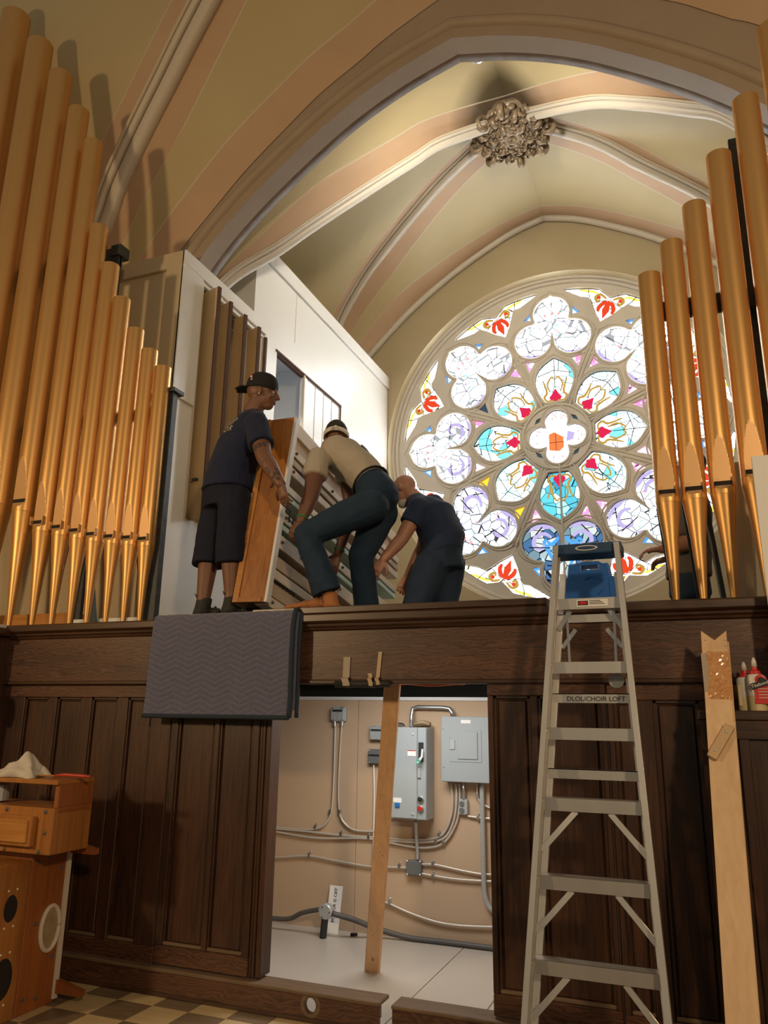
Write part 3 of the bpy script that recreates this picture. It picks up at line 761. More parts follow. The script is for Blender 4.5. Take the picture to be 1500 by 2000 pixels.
        for a in range(4):
            for q in (-1, 1):
                c = rot([(q*.025, .12)], a, 4)[0]; d = .007
                piece([(c[0]-d, c[1]), (c[0], c[1]-d), (c[0]+d, c[1]), (c[0], c[1]+d)], 'glass_rose', g)
    elif kind == 'blue':
        piece([(cx_+(x-cx_)*.42, cy_+(y-cy_)*.42) for x, y in lp], 'glass_blue_pale', g)
# thin stay rod hanging in front of the lower half
MB().tube([wfn(.01, -.17, 6.0), wfn(.01, -1.0, 5.99)], .014, 8).build('stay_rod', 'stone_cream', RO)
# ------------------------------------------------------------------ organ casework
XAc = -4.0
zA = atY(362, 487, 0.72).z
ca = thing('organ_case', (XAc, 0.72, 2.06), 'cream organ case with tan upright shutters behind the left pipes', 'organ case')
yA1 = atX(524, 640, XAc).y
y0l = atX(403, 585, XAc).y; y1l = atX(518, 640, XAc).y
zl0 = atX(385, 1020, XAc).z; zl1 = zA - 0.17
b = MB(); b.box((-6.3, 0.76, 2.06), (XAc-.04, 0.80, zA)); b.build('front_panel', 'case_front_shaded', ca)
fr = MB(); fr.box((-6.3, 0.72, zA-.16), (XAc, 0.765, zA)); fr.box((XAc-.19, 0.72, 2.06), (XAc, 0.765, zA-.16)); fr.box((-4.95, .745, 2.06), (-4.86, .765, zA-.16)); fr.build('front_frame', 'case_front_shaded', ca, bevel=.004)
MB().box((-6.3, .74, zA-.004), (XAc, yA1, zA+.012)).build('top_board', 'case_white', ca)
sd = MB()
sd.box((XAc-.06, .765, 2.06), (XAc-.02, y0l-.02, zA)); sd.box((XAc-.06, y0l-.02, 2.06), (XAc-.02, y1l+.02, zl0)); sd.box((XAc-.06, y0l-.02, zl1), (XAc-.02, y1l+.02, zA)); sd.box((XAc-.06, y1l+.02, 2.06), (XAc-.02, yA1, zA))
sd.build('side_panel', 'case_white', ca)
sf = MB(); zst = atX(380, 795, XAc).z
sf.box((XAc-.02, .72, zA-.13), (XAc+.004, yA1, zA)); sf.box((XAc-.02, .72, zst), (XAc+.004, y0l-.06, zA-.13)); sf.box((XAc-.02, yA1-.05, 2.6), (XAc+.004, yA1, zA-.13))
sf.build('side_frame', 'case_white', ca, bevel=.004)
MB().box((XAc-.01, y1l+.0, zl0), (XAc+.02, y1l+.03, zl1)).build('shutter_stop', 'felt_brown', ca)
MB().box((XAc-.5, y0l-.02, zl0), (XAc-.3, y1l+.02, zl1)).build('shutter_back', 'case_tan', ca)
n = 4; dy = (y1l-y0l)/n
for i in range(n):
    ya = y0l + dy*(i+.12)
    w = .20 if i == 0 else .155
    p0 = V((XAc-.06, ya+.02, 0)); p1 = V((XAc-.06+w, ya-.03, 0)); d = (p1-p0).normalized(); nn = V((-d.y, d.x, 0))
    c = (p0+p1)/2; zc = (zl0+zl1)/2
    zb = zl1 - .03
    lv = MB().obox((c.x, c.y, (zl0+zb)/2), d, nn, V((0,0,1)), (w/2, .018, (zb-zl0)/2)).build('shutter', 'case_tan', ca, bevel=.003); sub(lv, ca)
    MB().obox((p1.x, p1.y, (zl0+zb)/2), d, nn, V((0,0,1)), (.006, .02, (zb-zl0)/2)).build('felt_edge', 'felt_brown', lv)
MB().bar((XAc+.02, y0l-.02, zl0+.35), (XAc+.07, y0l-.02, zl0+.35), .03, .02).build('shutter_catch', 'black_steel', ca)
# taller case behind
XB = -4.03
pB = atX(505, 467, XB); zB = pB.z; yB = pB.y
cb = thing('organ_case', (XB, yB, 2.06), 'tall cream organ case with open hatch beside the rose window', 'organ case')
ho = [atX(541, 690, XB), atX(594, 732, XB)]; hy0, hy1 = ho[0].y, ho[1].y; hz1 = (ho[0].z+ho[1].z)/2; hz0 = hz1-1.5
sl_ = [atX(600, 738, XB), atX(665, 765, XB)]; ly0, ly1 = sl_[0].y, sl_[1].y; lz1 = hz1; lz0 = hz0
b = MB(); T = .05
b.box((XB-T, yB, 2.06), (XB, hy0, zB)); b.box((XB-T, hy0, 2.06), (XB, hy1, hz0)); b.box((XB-T, hy0, hz1), (XB, hy1, zB)); b.box((XB-T, hy1, 2.06), (XB, ly0, zB)); b.box((XB-T, ly0, lz1), (XB, ly1, zB)); b.box((XB-T, ly0, 2.06), (XB, ly1, lz0)); b.box((XB-T, ly1, 2.06), (XB, YR-.01, zB))
b.build('side_panel', 'case_white', cb)
MB().box((-4.7, yB, 2.06), (XB-T, yB+.04, zB)).build('front_panel', 'case_white', cb)
MB().box((-4.7, yB, zB), (XB+.01, YR-.01, zB+.02)).build('top_board', 'case_white', cb)
MB().box((XB, yB, zB-.16), (XB+.03, YR-.01, zB+.02)).build('cornice', 'case_white', cb, bevel=.004)
MB().box((XB-.004, yB+.9, hz1+.3), (XB+.006, yB+.91, zB-.16)).build('joint_batten', 'case_white', cb)
hb = MB(); hb.box((XB-.9, hy0-.3, hz0), (XB-.86, hy1+.3, hz1+.3)); hb.box((XB-.9, hy0-.34, hz0), (XB-T, hy0-.3, hz1+.3)); hb.box((XB-.9, hy1+.3, hz0), (XB-T, hy1+.34, hz1+.3)); hb.box((XB-.9, hy0-.3, hz1+.26), (XB-T, hy1+.3, hz1+.3))
hb.build('hatch_interior', 'white_trim', cb)
MB().bar((XB-.5, hy1+.1, hz0+.3), (XB-.6, hy0+.2, hz1+.1), .06, .05).build('interior_brace', 'chest_cream', cb)
hf = MB(); hf.box((XB, hy0-.03, hz1), (XB+.012, ly1+.02, hz1+.025)); hf.box((XB-.05, hy0, hz1-.02), (XB, hy1, hz1)); hf.build('hatch_head', 'felt_brown', cb)
MB().box((XB, hy1-.01, hz0), (XB+.015, hy1+.012, hz1)).build('hatch_post', 'chest_cream', cb); MB().box((XB, ly1, lz0), (XB+.012, ly1+.014, lz1)).build('hatch_post', 'felt_brown', cb)
MB().box((XB-.06, ly0, lz0), (XB-.045, ly1, lz1)).build('slat_back', 'felt_brown', cb)
ns = 4
for i in range(ns):
    a = ly0 + (ly1-ly0)*i/ns; c = ly0 + (ly1-ly0)*(i+1)/ns
    MB().box((XB-.045, a+.008, lz0), (XB-.008, c-.008, lz1)).build('slat', 'case_white', cb, bevel=.004)
MB().box((XB, ly0-.02, lz1+.22), (XB+.008, ly1+.3, lz1+.235)).build('hatch_rail', 'felt_brown', cb) if False else None

# ------------------------------------------------------------------ organ pipes
def pipe(x, y, z0, zm, zt, R, label, group, ears=True):
    p = thing('organ_pipe', (x, y, z0), label, 'organ pipe', group)
    mh = R*3.9                 # height of the pointed upper lip
    zf = zm - R*.95            # top of the conical foot
    n = 96
    angs = [2*PI*i/n - PI/2 for i in range(n)]
    def hw(z):
        if z <= zm: t = (zm - z)/(R*.62); return .72*R*math.sqrt(max(0, 1-t*t)) if t < 1 else 0
        t = (z-zm)/mh; return .72*R*math.sqrt(max(0, 1-t**1.6)) if t < 1 else 0
    def ringpts(z, r):
        h = hw(z); out = []
        yc = -math.sqrt(max(0, r*r-h*h))
        for a in angs:
            px, py = r*math.cos(a), r*math.sin(a)
            if py < 0 and abs(px) < h: py = yc
            out.append(V((x+px, y+py, z)))
        return out
    zs = [zf] + [zm - R*.62*k/4 for k in (3.9, 3, 2, 1)] + [zm] + [zm + mh*k/12 for k in range(1, 13)] + [zm+mh+.05, (zm+zt)/2+.3, zt]
    rings = [ringpts(z, R) for z in zs]
    rings.append([V((x+(R-.004)*math.cos(a), y+(R-.004)*math.sin(a), zt)) for a in angs]); rings.append([V((x+(R-.004)*math.cos(a), y+(R-.004)*math.sin(a), zt-.3)) for a in angs])
    body = MB(); lip = MB()
    allv = [q for r in rings for q in r]
    bf = []; lf = []
    for i in range(len(rings)-1):
        for j in range(n):
            k = (j+1) % n; f = (i*n+j, i*n+k, (i+1)*n+k, (i+1)*n+j)
            if i < len(zs)-1:
                zmid = (zs[i]+zs[i+1])/2; xm = (allv[f[0]].x+allv[f[1]].x)/2 - x; ym = (allv[f[0]].y + allv[f[1]].y)/2 - y
                if ym < 0 and abs(xm) < hw(zmid)*.98: lf.append(f); continue
            bf.append(f)
    body.add(allv, bf); lip.add(allv, lf)
    for mb in (body, lip):
        used = sorted({i for f in mb.f for i in f}); mp = {o: k for k, o in enumerate(used)}
        mb.v = [mb.v[i] for i in used]; mb.f = [[mp[i] for i in f] for f in mb.f]
    body.build('pipe_body', 'gold', p, smooth=True, recalc=False, auto=40)
    lip.build('pipe_lip', 'gold_lip', p, recalc=False)
    MB().lathe([(.016, z0), (.018, z0+.02), (R*.60, z0+(zf-z0)*.62), (R*.97, zf-.01), (R, zf)], (x, y, 0), 40).build('pipe_foot', 'gold', p, smooth=True, auto=50)
    ys = y - math.sqrt(R*R-(.72*R)**2)
    MB().box((x-.66*R, ys-.006, zm-.012-R*.10), (x+.66*R, ys+.02, zm+R*.08)).build('pipe_mouth', 'slot_black', p)
    if ears:
        for s in (-1, 1):
            MB().box((x+s*.70*R, ys-R*.42, zm-R*.42), (x+s*.76*R, ys+.01, zm+R*.42)).build('pipe_ear', 'gold_lip', p, bevel=.003)
    return p
YP = 0.15
GL = 'gold display pipes of the left organ flat'; GR = 'gold display pipes of the right organ flat'
ordn = ['shortest', 'second shortest', 'third shortest', 'fourth shortest', 'fifth shortest', 'sixth shortest', 'seventh', 'eighth', 'ninth', 'tenth', 'tallest']
LP = [(-3.655, 2.85, 4.21, .063), (-3.80, 2.87, 4.38, .065), (-3.96, 2.89, 4.59, .067), (-4.135, 2.92, 4.90, .069), (-4.295, 2.96, 5.25, .072), (-4.47, 3.00, 5.66, .076), (-4.66, 3.05, 6.58, .082), (-4.89, 3.24, 7.0, .092), (-5.18, 3.34, 7.5, .108), (-5.52, 3.44, 7.99, .122), (-5.92, 3.54, 8.49, .136)]
for i, (x, zm, zt, R) in enumerate(LP):
    lab = ['shortest gold pipe of the left organ flat, beside the black post', 'second gold pipe from the black post at left', 'third gold pipe from the black post at left', 'fourth gold pipe from the black post at left', 'fifth gold pipe from the black post at left', 'sixth gold pipe from the black post at left', 'seventh gold pipe from the black post, first of the much taller ones', 'tall gold pipe, fourth from the left picture edge', 'tall gold pipe, third from the left picture edge', 'very tall gold pipe, second from the left picture edge', 'tallest gold pipe at the left picture edge'][i]
    pipe(x, YP, 2.224, zm, zt, R, lab, GL, ears=(i < 7))
RP = [(-.065, 2.86, 4.24, .066), (.075, 2.865, 4.43, .067), (.225, 2.88, 4.66, .069), (.39, 2.93, 4.97, .073), (.575, 2.98, 5.32, .077), (.77, 3.03, 5.8, .084)]
for i, (x, zm, zt, R) in enumerate(RP):
    lab = ['shortest gold pipe of the right flat, leftmost and nearest the rose window', 'second gold pipe from the left in the right organ flat', 'third gold pipe from the left in the right organ flat', 'fourth gold pipe of the right flat, its mouth cut by the white board', 'fifth gold pipe from the left in the right organ flat', 'tallest gold pipe at the right picture edge'][i]
    pipe(x, YP, 2.224, zm, zt, R, lab, GR)
# steel racks that hold the pipes
rk = thing('pipe_rack', (-3.5, .25, 2.224), 'black steel rack post and rails behind the left pipes', 'pipe rack')
pp = atY(332, 770, .22); 
MB().box((pp.x-.05, .19, 2.224), (pp.x+.055, .25, pp.z)).build('post', 'black_steel', rk, bevel=.003)
MB().box((pp.x-.07, .17, pp.z), (pp.x+.075, .30, pp.z+.035)).build('post_cap', 'black_steel', rk, bevel=.003)
MB().box((-5.2, .235, pp.z-.18), (pp.x, .265, pp.z-.08)).build('rail', 'black_steel', rk)
MB().box((-6.2, .30, 5.35), (-4.36, .33, 5.55)).build('rail', 'black_steel', rk)
for x in (-3.74, -4.22): MB().bar((x+.05, .27, 2.224), (x-.06, .27, 2.75), .03, .05).build('stay', 'black_steel', rk)
MB().bar((-4.40, .33, 2.224), (-4.40, .33, 5.55), .08, .03).build('upright', 'black_steel', rk)
MB().box((-4.44, .28, 5.46), (-4.34, .40, 5.56)).build('upright_cap', 'black_steel', rk)
MB().box((-4.4, .3, 2.224), (-3.7, .5, 2.30)).build('toe_board', 'white_trim', rk)
MB().box((-6.2, .32, 2.224), (-4.45, .5, 2.36)).build('toe_board', 'amber_wood', rk)
rk2 = thing('pipe_rack', (.1, .25, 2.224), 'black steel rack behind the right pipes', 'pipe rack')
zr = atY(1290, 600, .24).z
MB().box((-.05, .235, zr-.09), (1.0, .265, zr+.03)).build('rail', 'black_steel', rk2)
for x0, x1 in ((-.10, -.15), (.03, -.01), (.15, .10)):
    MB().bar((x0+.03, .27, 2.224), (x1+.03, .27, 2.80), .05, .03).build('stay', 'black_steel', rk2)
MB().bar((.50, .33, 2.224), (.50, .33, 5.2), .06, .03).build('upright', 'black_steel', rk2)
# conical wooden pipe foot behind, leaning
lb = MB().ell_loft([((.30, .55, 2.06), (.05, 0, 0), (0, .05, 0)), ((.33, .55, 3.1), (.085, 0, 0), (0, .085, 0))], 8).build('wooden_pipe', 'chest_cream')
tag(lb, 'faceted tan wooden pipe behind the right gold pipes', 'organ pipe')

# ------------------------------------------------------------------ ceiling boss of acanthus leaves
bs = thing('ceiling_boss', BOSS, 'bronze acanthus leaf boss where the vault ribs meet', 'ceiling boss')
def leaf(c, ang, L, W, turn, drop, m='boss_bronze'):
    """acanthus leaf: a spine that ends in a volute, with curling fronds on both sides"""
    d = V((math.cos(ang), math.sin(ang), 0)); sd = V((-math.sin(ang), math.cos(ang), 0)); mb = MB()
    def P(r, t, h): return c + d*r + sd*t - V((0, 0, h + drop))
    sp_ = [P(.03, 0, .02), P(L*.30, 0, .075), P(L*.62, 0, .085), P(L*.86, 0, .045)]
    vr = .075*W/.13; v0 = P(L*.86, 0, .045 + vr)
    for k in range(1, 13):
        a = k*.55; rr = vr*(1-k/17); sp_.append(v0 + d*(rr*math.sin(a)) + V((0, 0, rr*math.cos(a))))
    n_ = len(bez(sp_, 45)); mb.tube(bez(sp_, 45), [W*.36*(1-.62*i/(n_-1)) for i in range(n_)], 8, flat=.7)
    for q in (-1, 1):
        for j, (r0, ln) in enumerate(((.26, .75), (.48, 1.0), (.68, .8))):
            w = W*ln; fr_ = [P(L*r0, 0, .07), P(L*(r0+.06), q*w*.45, .085), P(L*(r0+.14), q*w*.85, .06)]
            rr0 = w*.30; e = P(L*(r0+.16), q*w*.85, .06+rr0)
            for k in range(1, 8):
                a_ = k*.7; rr = rr0*(1-k/11); fr_.append(e + sd*(q*rr*math.sin(a_)) + V((0, 0, rr*math.cos(a_))) + d*(.006*k))
            P_ = bez(fr_, 27); mb.tube(P_, [W*.24*(1-.55*i/(len(P_)-1)) for i in range(len(P_))], 7, flat=.8)
    return mb.build('leaf', m, bs, smooth=True)
cB = BOSS + V((0, 0, -.06))
for i in range(8): leaf(cB, 2*PI*i/8 + .1*math.sin(i*3), .50, .165, 0, .10)
for i in range(8): leaf(cB, 2*PI*(i+.5)/8 + .1*math.sin(i*5), .40, .13, 0, .14)
for i in range(6): leaf(cB, 2*PI*(i+.25)/6, .24, .10, 0, .18)
MB().ball(cB+V((0,0,-.04)), .40, .40, .13).build('boss_core', 'boss_bronze', bs, smooth=True)
for i in range(6): MB().ball(cB+V((.05*math.cos(i), .05*math.sin(i), -.21)), .045, .045, .04).build('bud', 'boss_bronze', bs, smooth=True)
# spotlight under the arch
sp = atY(935, 117, 1.45)
sl = thing('spotlight', sp, 'small white spotlight fixed behind the arch apex', 'spotlight')
MB().lathe([(.03, .10), (.055, .08), (.075, .0), (.07, -.01)], sp, 20, (V((1,0,0)), V((0,.8,.6)), V((0,.6,-.8))*-1)).build('lamp_head', 'lamp_white', sl, smooth=True)
MB().lathe([(.06, -.005), (.02, -.03)], sp, 20, (V((1,0,0)), V((0,.8,.6)), V((0,.6,-.8))*-1)).build('lamp_lens', 'steel', sl, smooth=True)
MB().tube([sp+V((.05, .05, .06)), sp+V((.16, .1, .12)), sp+V((.2, .12, .3))], .02, 8).build('lamp_arm', 'lamp_white', sl)

# ------------------------------------------------------------------ things on and over the ledge
xb0 = atY(572, 1195, 0).x; xb1 = atY(1072, 1178, 0).x
bd = MB().box((xb0-.25, -0.075, 2.224), (xb1, .30, 2.262)).build('ledge_board', 'oak_mould', bevel=.003)
tag(bd, 'thin dark board lying along the ledge right of the blanket', 'board')
# quilted blanket
bx0 = atY(287, 1390, -.1).x; bx1 = atY(568, 1390, -.1).x; bzb = atY(430, 1400, -.1).z
bl = thing('moving_blanket', ((bx0+bx1)/2, -.09, bzb), 'grey zigzag-quilted moving blanket hanging over the loft ledge', 'blanket')
path = [V((0, .34, 2.243)), V((0, .1, 2.246)), V((0, -.05, 2.246)), V((0, -.088, 2.238)), V((0, -.105, 2.20)), V((0, -.112, 2.05)), V((0, -.106, 1.85)), V((0, -.104, 1.7)), V((0, -.108, bzb))]
path = resample(bez(path, 60), 230); NU = 180
rows = []; stitch = []
Ltot = sum((b_-a_).length for a_, b_ in zip(path[:-1], path[1:]))
for i, p in enumerate(path):
    q0 = path[max(i-1, 0)]; q1 = path[min(i+1, len(path)-1)]; t = (q1-q0).normalized(); nn = V((0, t.z, -t.y)); nn = nn if nn.y < 0 or nn.z > .5 else -nn
    row = []; s = i/(len(path)-1)*Ltot
    for j in range(NU+1):
        u = j/NU; x = bx0 + (bx1-bx0)*u
        tri = abs(((u*5.2) % 1.0)*2-1)
        ph = (s + tri*.042)/.036
        q = abs(math.sin(PI*ph)); h = .006*(q**.45)
        wob = .010*math.sin(u*7+s*2)*min(1, max(0, (2.2-p.z)*2)) + .006*math.sin(u*19+1)*min(1, max(0, (2.2-p.z)*2))
        xs = -.02*(1-u)*max(0, 2.1-p.z) 
        row.append(V((x+xs, p.y, p.z)) + nn*(h+max(-.004, wob)))
        stitch.append(1.0 if q < .22 else 0.0)
    rows.append(row)
mb = MB(); mb.loft(rows, False, False)
qo = mb.build('quilted_cloth', 'blanket', bl, smooth=True, recalc=False)
so = qo.modifiers.new('thick', 'SOLIDIFY'); so.thickness = .012; so.offset = 1
at_ = qo.data.attributes.new('stitch', 'FLOAT', 'POINT'); at_.data.foreach_set('value', stitch)
nt = M['blanket'].node_tree; an = nt.nodes.new('ShaderNodeAttribute'); an.attribute_name = 'stitch'; mx = nt.nodes.new('ShaderNodeMix'); mx.data_type = 'RGBA'
bsd = nt.nodes['Principled BSDF']; src = bsd.inputs['Base Color'].links[0].from_socket
mul = nt.nodes.new('ShaderNodeMath'); mul.operation = 'MULTIPLY'; mul.inputs[1].default_value = .55
nt.links.new(an.outputs['Fac'], mul.inputs[0]); nt.links.new(mul.outputs[0], mx.inputs[0]); nt.links.new(src, mx.inputs[6]); mx.inputs[7].default_value = (.22, .20, .20, 1); nt.links.new(mx.outputs[2], bsd.inputs['Base Color'])
MB().tube([r_ + V((0, -.004, 0)) for r_ in rows[-1][::6]], .014, 8).build('binding', 'blanket_trim', bl, smooth=True)
MB().tube([rows[i][-1] + V((.004, -.004, .004)) for i in range(42, 230, 10)] + [rows[-1][-1]], .016, 8).build('binding', 'blanket_trim', bl, smooth=True)
fa = [rows[i][-1] + V((.0, .006, 0)) for i in range(60, 230, 10)]; fb = [rows[i][-1] + V((.035, .03, .004)) for i in range(60, 230, 10)]
MB().loft([[p, q, q + V((0, .01, 0)), p + V((0, .01, 0))] for p, q in zip(fa, fb)]).build('folded_layer', 'blanket', bl)
MB().tube([rows[i][-1] + V((.035, .03, .004)) for i in range(60, 230, 10)] + [rows[-1][-1]+V((.035, .03, 0))], .013, 8).build('binding', 'blanket_trim', bl, smooth=True)
# blue plastic case
bc = thing('tool_case', (atY(1155, 1168, .1).x, .1, 2.224), 'blue plastic carrying case standing on the ledge behind the ladder', 'case')
c0 = atY(1103, 1168, .06); c1 = atY(1206, 1098, .06)
def cfn(u, v, d): return V((u, d, v))
x0_, x1_, z0_, z1_ = c0.x, c1.x, 2.224, c1.z; w_ = x1_-x0_; h_ = z1_-z0_
out = [(x0_, z0_+.01), (x0_+.01, z0_), (x1_-.02, z0_), (x1_, z0_+.03), (x1_, z0_+h_*.62), (x1_-.04, z0_+h_*.70), (x1_-.05, z1_), (x0_+w_*.72, z1_), (x0_+w_*.66, z1_+.012), (x0_+w_*.34, z1_+.012), (x0_+w_*.28, z1_), (x0_+.03, z1_), (x0_+.02, z0_+h_*.7), (x0_, z0_+h_*.6)]
hh = [(x0_+w_*(.34+.30*k/6), z1_-.034) for k in range(7)] + [(x0_+w_*(.64-.30*k/6), z1_-.012) for k in range(7)]
MB().poly([out, hh], cfn, .05, .17).build('case_shell', 'blue_plastic', bc, bevel=.006, seg=2)
MB().tube([V((x0_+w_*.52+.055*math.cos(a), .048, z0_+h_*.45+.055*math.sin(a))) for a in [math.radians(q) for q in range(-60, 150, 10)]], .005, 6).build('moulded_arc', 'blue_plastic', bc)
MB().box((x0_+.03, .046, z0_+.02), (x1_-.05, .052, z0_+h_*.62)).build('moulded_panel', 'blue_plastic', bc, bevel=.003)
# ------------------------------------------------------------------ wind chest carried over the ledge
wc0 = atY(454, 1177, .05); wc1 = atY(515, 1174, .05)
WCH = thing('wind_chest', V((wc1.x-.1, .05, wc1.z)), 'long organ wind chest with an amber wooden end board, stood on edge', 'wind chest')
dip = math.radians(10.5); lean = math.radians(1.0)
Yd = V((0, math.cos(dip), -math.sin(dip)))
Zd = V((math.sin(lean), math.sin(dip)*math.cos(lean), math.cos(dip)*math.cos(lean))).normalized()
Xd = Yd.cross(Zd).normalized(); Zd = Xd.cross(Yd).normalized()
O = V(wc0) + V((0, 0, .0)); WW = wc1.x - wc0.x; HH = 1.41; LL = 2.3
def cw_(a, b, c): return O + Xd*a + Yd*b + Zd*c
def cbox(mb, a0, a1, b0, b1, c0, c1): return mb.obox(cw_((a0+a1)/2, (b0+b1)/2, (c0+c1)/2), Xd, Yd, Zd, ((a1-a0)/2, (b1-b0)/2, (c1-c0)/2))
cbox(MB(), 0, WW, 0, .028, 0, HH).build('end_board', 'orange_wood', WCH, bevel=.003)
cbox(MB(), .0, .045, -.010, 0, 0, HH).build('end_cleat', 'amber_wood', WCH, bevel=.002)
cbox(MB(), .045, WW-.02, -.008, 0, 0, .035).build('end_cleat', 'orange_wood', WCH, bevel=.002)
cbox(MB(), WW, WW+.022, -.002, .05, 0, HH).build('end_edge', 'white_trim', WCH, bevel=.003)
cbox(MB(), 0, .02, .028, LL, 0, HH).build('back_board', 'chest_board', WCH)
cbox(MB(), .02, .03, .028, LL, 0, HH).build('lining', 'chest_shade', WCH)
for k in range(3):
    mb = MB(); p = cw_(WW*.55, -.001, .2+.42*k); mb.ball(p, .006, .003, .006, n=8); mb.build('screw', 'steel', WCH)
cs = [(0.0, .07, 'chest_cream', .10), (.075, .17, 'chest_board', .05), (.20, .265, 'chest_cream', .17), (.275, .36, 'chest_board', .06), (.42, .52, 'chest_cream', .13), (.56, .60, 'mint', .18), (.62, .69, 'chest_cream', .18), (.79, .83, 'mint', .17), (.845, .90, 'chest_cream', .18), (.99, 1.05, 'chest_cream', .17), (1.07, 1.12, 'chest_board', .14), (1.14, 1.20, 'chest_cream', .18), (1.30, HH, 'chest_cream', .19)]
for c0, c1, m, dep in cs:
    cbox(MB(), WW-dep, WW-.01, .05, LL, c0, c1).build('rail', m, WCH, bevel=.004)
cbox(MB(), WW-.04, WW-.03, .05, LL, 1.20, 1.31).build('inner_board', 'chest_board', WCH)
for c in (.035, .47, .655, 1.17, 1.02):
    for b in (.12, .42, .75, 1.1, 1.5):
        MB().ball(cw_(WW-.004, b, c), .012, .012, .012, n=8).build('screw_knob', 'flex_dark', WCH)
for i in range(26):     # black cable loops along the lower rails
    b = .65 + i*.045; c = .30
    MB().tube([cw_(WW-.02, b, c+.04), cw_(WW+.02, b+.01, c+.02), cw_(WW+.025, b+.03, c-.05), cw_(WW-.01, b+.04, c-.09)], .006, 5).build('cable', 'rubber_black', WCH)
for i in range(6):
    b = .10 + i*.05
    MB().tube([cw_(WW-.04, b, .20), cw_(WW+.005, b+.02, .185), cw_(WW-.03, b+.05, .15)], .005, 5).build('cable', 'rubber_black', WCH)
for q in ((.10, .60), (.16, .56), (.2, .52)):
    MB().tube([cw_(WW-.02, q[0]-.06, q[1]+.16), cw_(WW+.03, q[0], q[1]+.10), cw_(WW+.01, q[0]+.04, q[1]+.03)], .006, 5).build('cable', 'rubber_black', WCH)

# ------------------------------------------------------------------ folded step ladder leaning on the ledge
LAD = thing('step_ladder', (-.6, -.86, 0), 'aluminium step ladder with dark blue top, folded against the ledge', 'ladder')
def lyz(z): return -.87 + (z/2.45)*.50           # depth of the front rails at a height
def ledge(px, py):                               # point of the front-rail plane seen at a pixel
    r = ray(px, py)                              # plane: y = -.87 + .2041 z
    k = .50/2.45; t = (-.87 + k*EYE.z - EYE.y)/(r.y - k*r.z); return EYE + r*t
tl, tr_ = ledge(1090, 1075), ledge(1206, 1075); bl_, br_ = ledge(1030, 1990), ledge(1306, 1990)
def ext(a, b, z): return a + (b-a)*((z-a.z)/(b.z-a.z))
fl0, fr0 = ext(tl, bl_, .02), ext(tr_, br_, .02); zt_ = tl.z
def railpt(s, z): return ext(tl, bl_, z) if s < 0 else ext(tr_, br_, z)
for s in (-1, 1):
    p0, p1 = railpt(s, .02), railpt(s, zt_)
    mb = MB(); d = (p1-p0).normalized(); sx = V((1,0,0)); nn = d.cross(sx).normalized()
    L = (p1-p0).length; c = (p0+p1)/2
    mb.obox(c, sx, nn, d, (.014, .006, L/2)); mb.obox(c + nn*(-.028) - sx*(s*.010)*-1, sx, nn, d, (.004, .032, L/2)); mb.obox(c + nn*(-.06), sx, nn, d, (.012, .003, L/2))
    mb.build('front_rail', 'alu', LAD)
    q0, q1 = p0 + V((0, .115, 0)) - sx*(s*.012), p1 + V((0, .06, -.12)) - sx*(s*.012)
    MB().bar(q0, q1, .03, .028, (0, 1, 0)).build('rear_rail', 'alu', LAD)
    MB().box((p0.x-.025, p0.y-.03, 0), (p0.x+.025, p0.y+.06, .05)).build('rail_foot', 'rubber_black', LAD, bevel=.005)
steps = [ledge(1148, y).z for y in (1175, 1300, 1430, 1570, 1726, 1896)]
steps.append(2*steps[-1]-steps[-2])
for i, z in enumerate(steps):
    a, b = railpt(-1, z), railpt(1, z); h = .036
    mb = MB(); mb.box((a.x+.004, a.y-.004, z-h), (b.x-.004, a.y+.004, z+h*.5)); mb.box((a.x+.004, a.y, z+h*.5-.006), (b.x-.004, a.y+.075, z+h*.5)); mb.box((a.x+.004, a.y+.07, z-h*.6), (b.x-.004, a.y+.076, z+h*.5))
    st = mb.build('step', 'alu', LAD); sub(st, LAD)
    for s, q in ((-1, a), (1, b)): MB().ball(V((q.x, q.y-.008, z)), .006, .004, .006, n=8).build('rivet', 'steel', st)
    if i >= 3:
        for s in (-1, 1):
            q = a if s < 0 else b; e = railpt(s, z-.20)
            MB().bar(V((q.x - s*.15, q.y+.01, z-h)), V((e.x-s*.012, e.y+.01, e.z)), .024, .012, (0, 1, 0)).build('brace', 'alu', LAD)
    if i == 0:
        xm = a.x + (b.x-a.x)*.33
        lb_ = MB().box((xm, a.y-.006, z-.024), (xm+.15, a.y-.003, z+.010)).build('warning_label', 'white_card', LAD); sub(lb_, LAD)
        MB().box((xm+.006, a.y-.008, z-.018), (xm+.055, a.y-.005, z+.004)).build('warning_patch', 'black_ink', lb_)
        MB().ball(V((xm+.03, a.y-.008, z-.007)), .02, .002, .008, n=12).build('warning_oval', 'red_button', lb_)
        for r_ in range(3): MB().box((xm+.062, a.y-.0075, z-.014+.008*r_), (xm+.135-.01*r_, a.y-.0055, z-.011+.008*r_)).build('warning_line', 'black_ink', lb_)
rz = [ledge(1150, y).z for y in (1203, 1363, 1515)]; pass
for i, z in enumerate(rz):
    a, b = railpt(-1, z), railpt(1, z)
    mb = MB().box((a.x+.01, a.y+.075, z-.022), (b.x-.01, a.y+.082, z+.022)); mb.box((a.x+.01, a.y+.075, z+.018), (b.x-.01, a.y+.10, z+.022)); mb.build('rear_rung', 'alu', LAD)
    if i == 1: text_part('DLOL/CHOIR LOFT', .0315, (a.x+.075, a.y+.072, z-.013), (1,0,0), (0,0,1), 'black_ink', LAD)
zc = zt_
cm = MB(); cm.box((tl.x-.022, tl.y-.04, zc-.035), (tr_.x+.022, tl.y+.13, zc+.022)); cm.build('ladder_top', 'cap_blue', LAD, bevel=.008, seg=2)
mid = (tl.x+tr_.x)/2
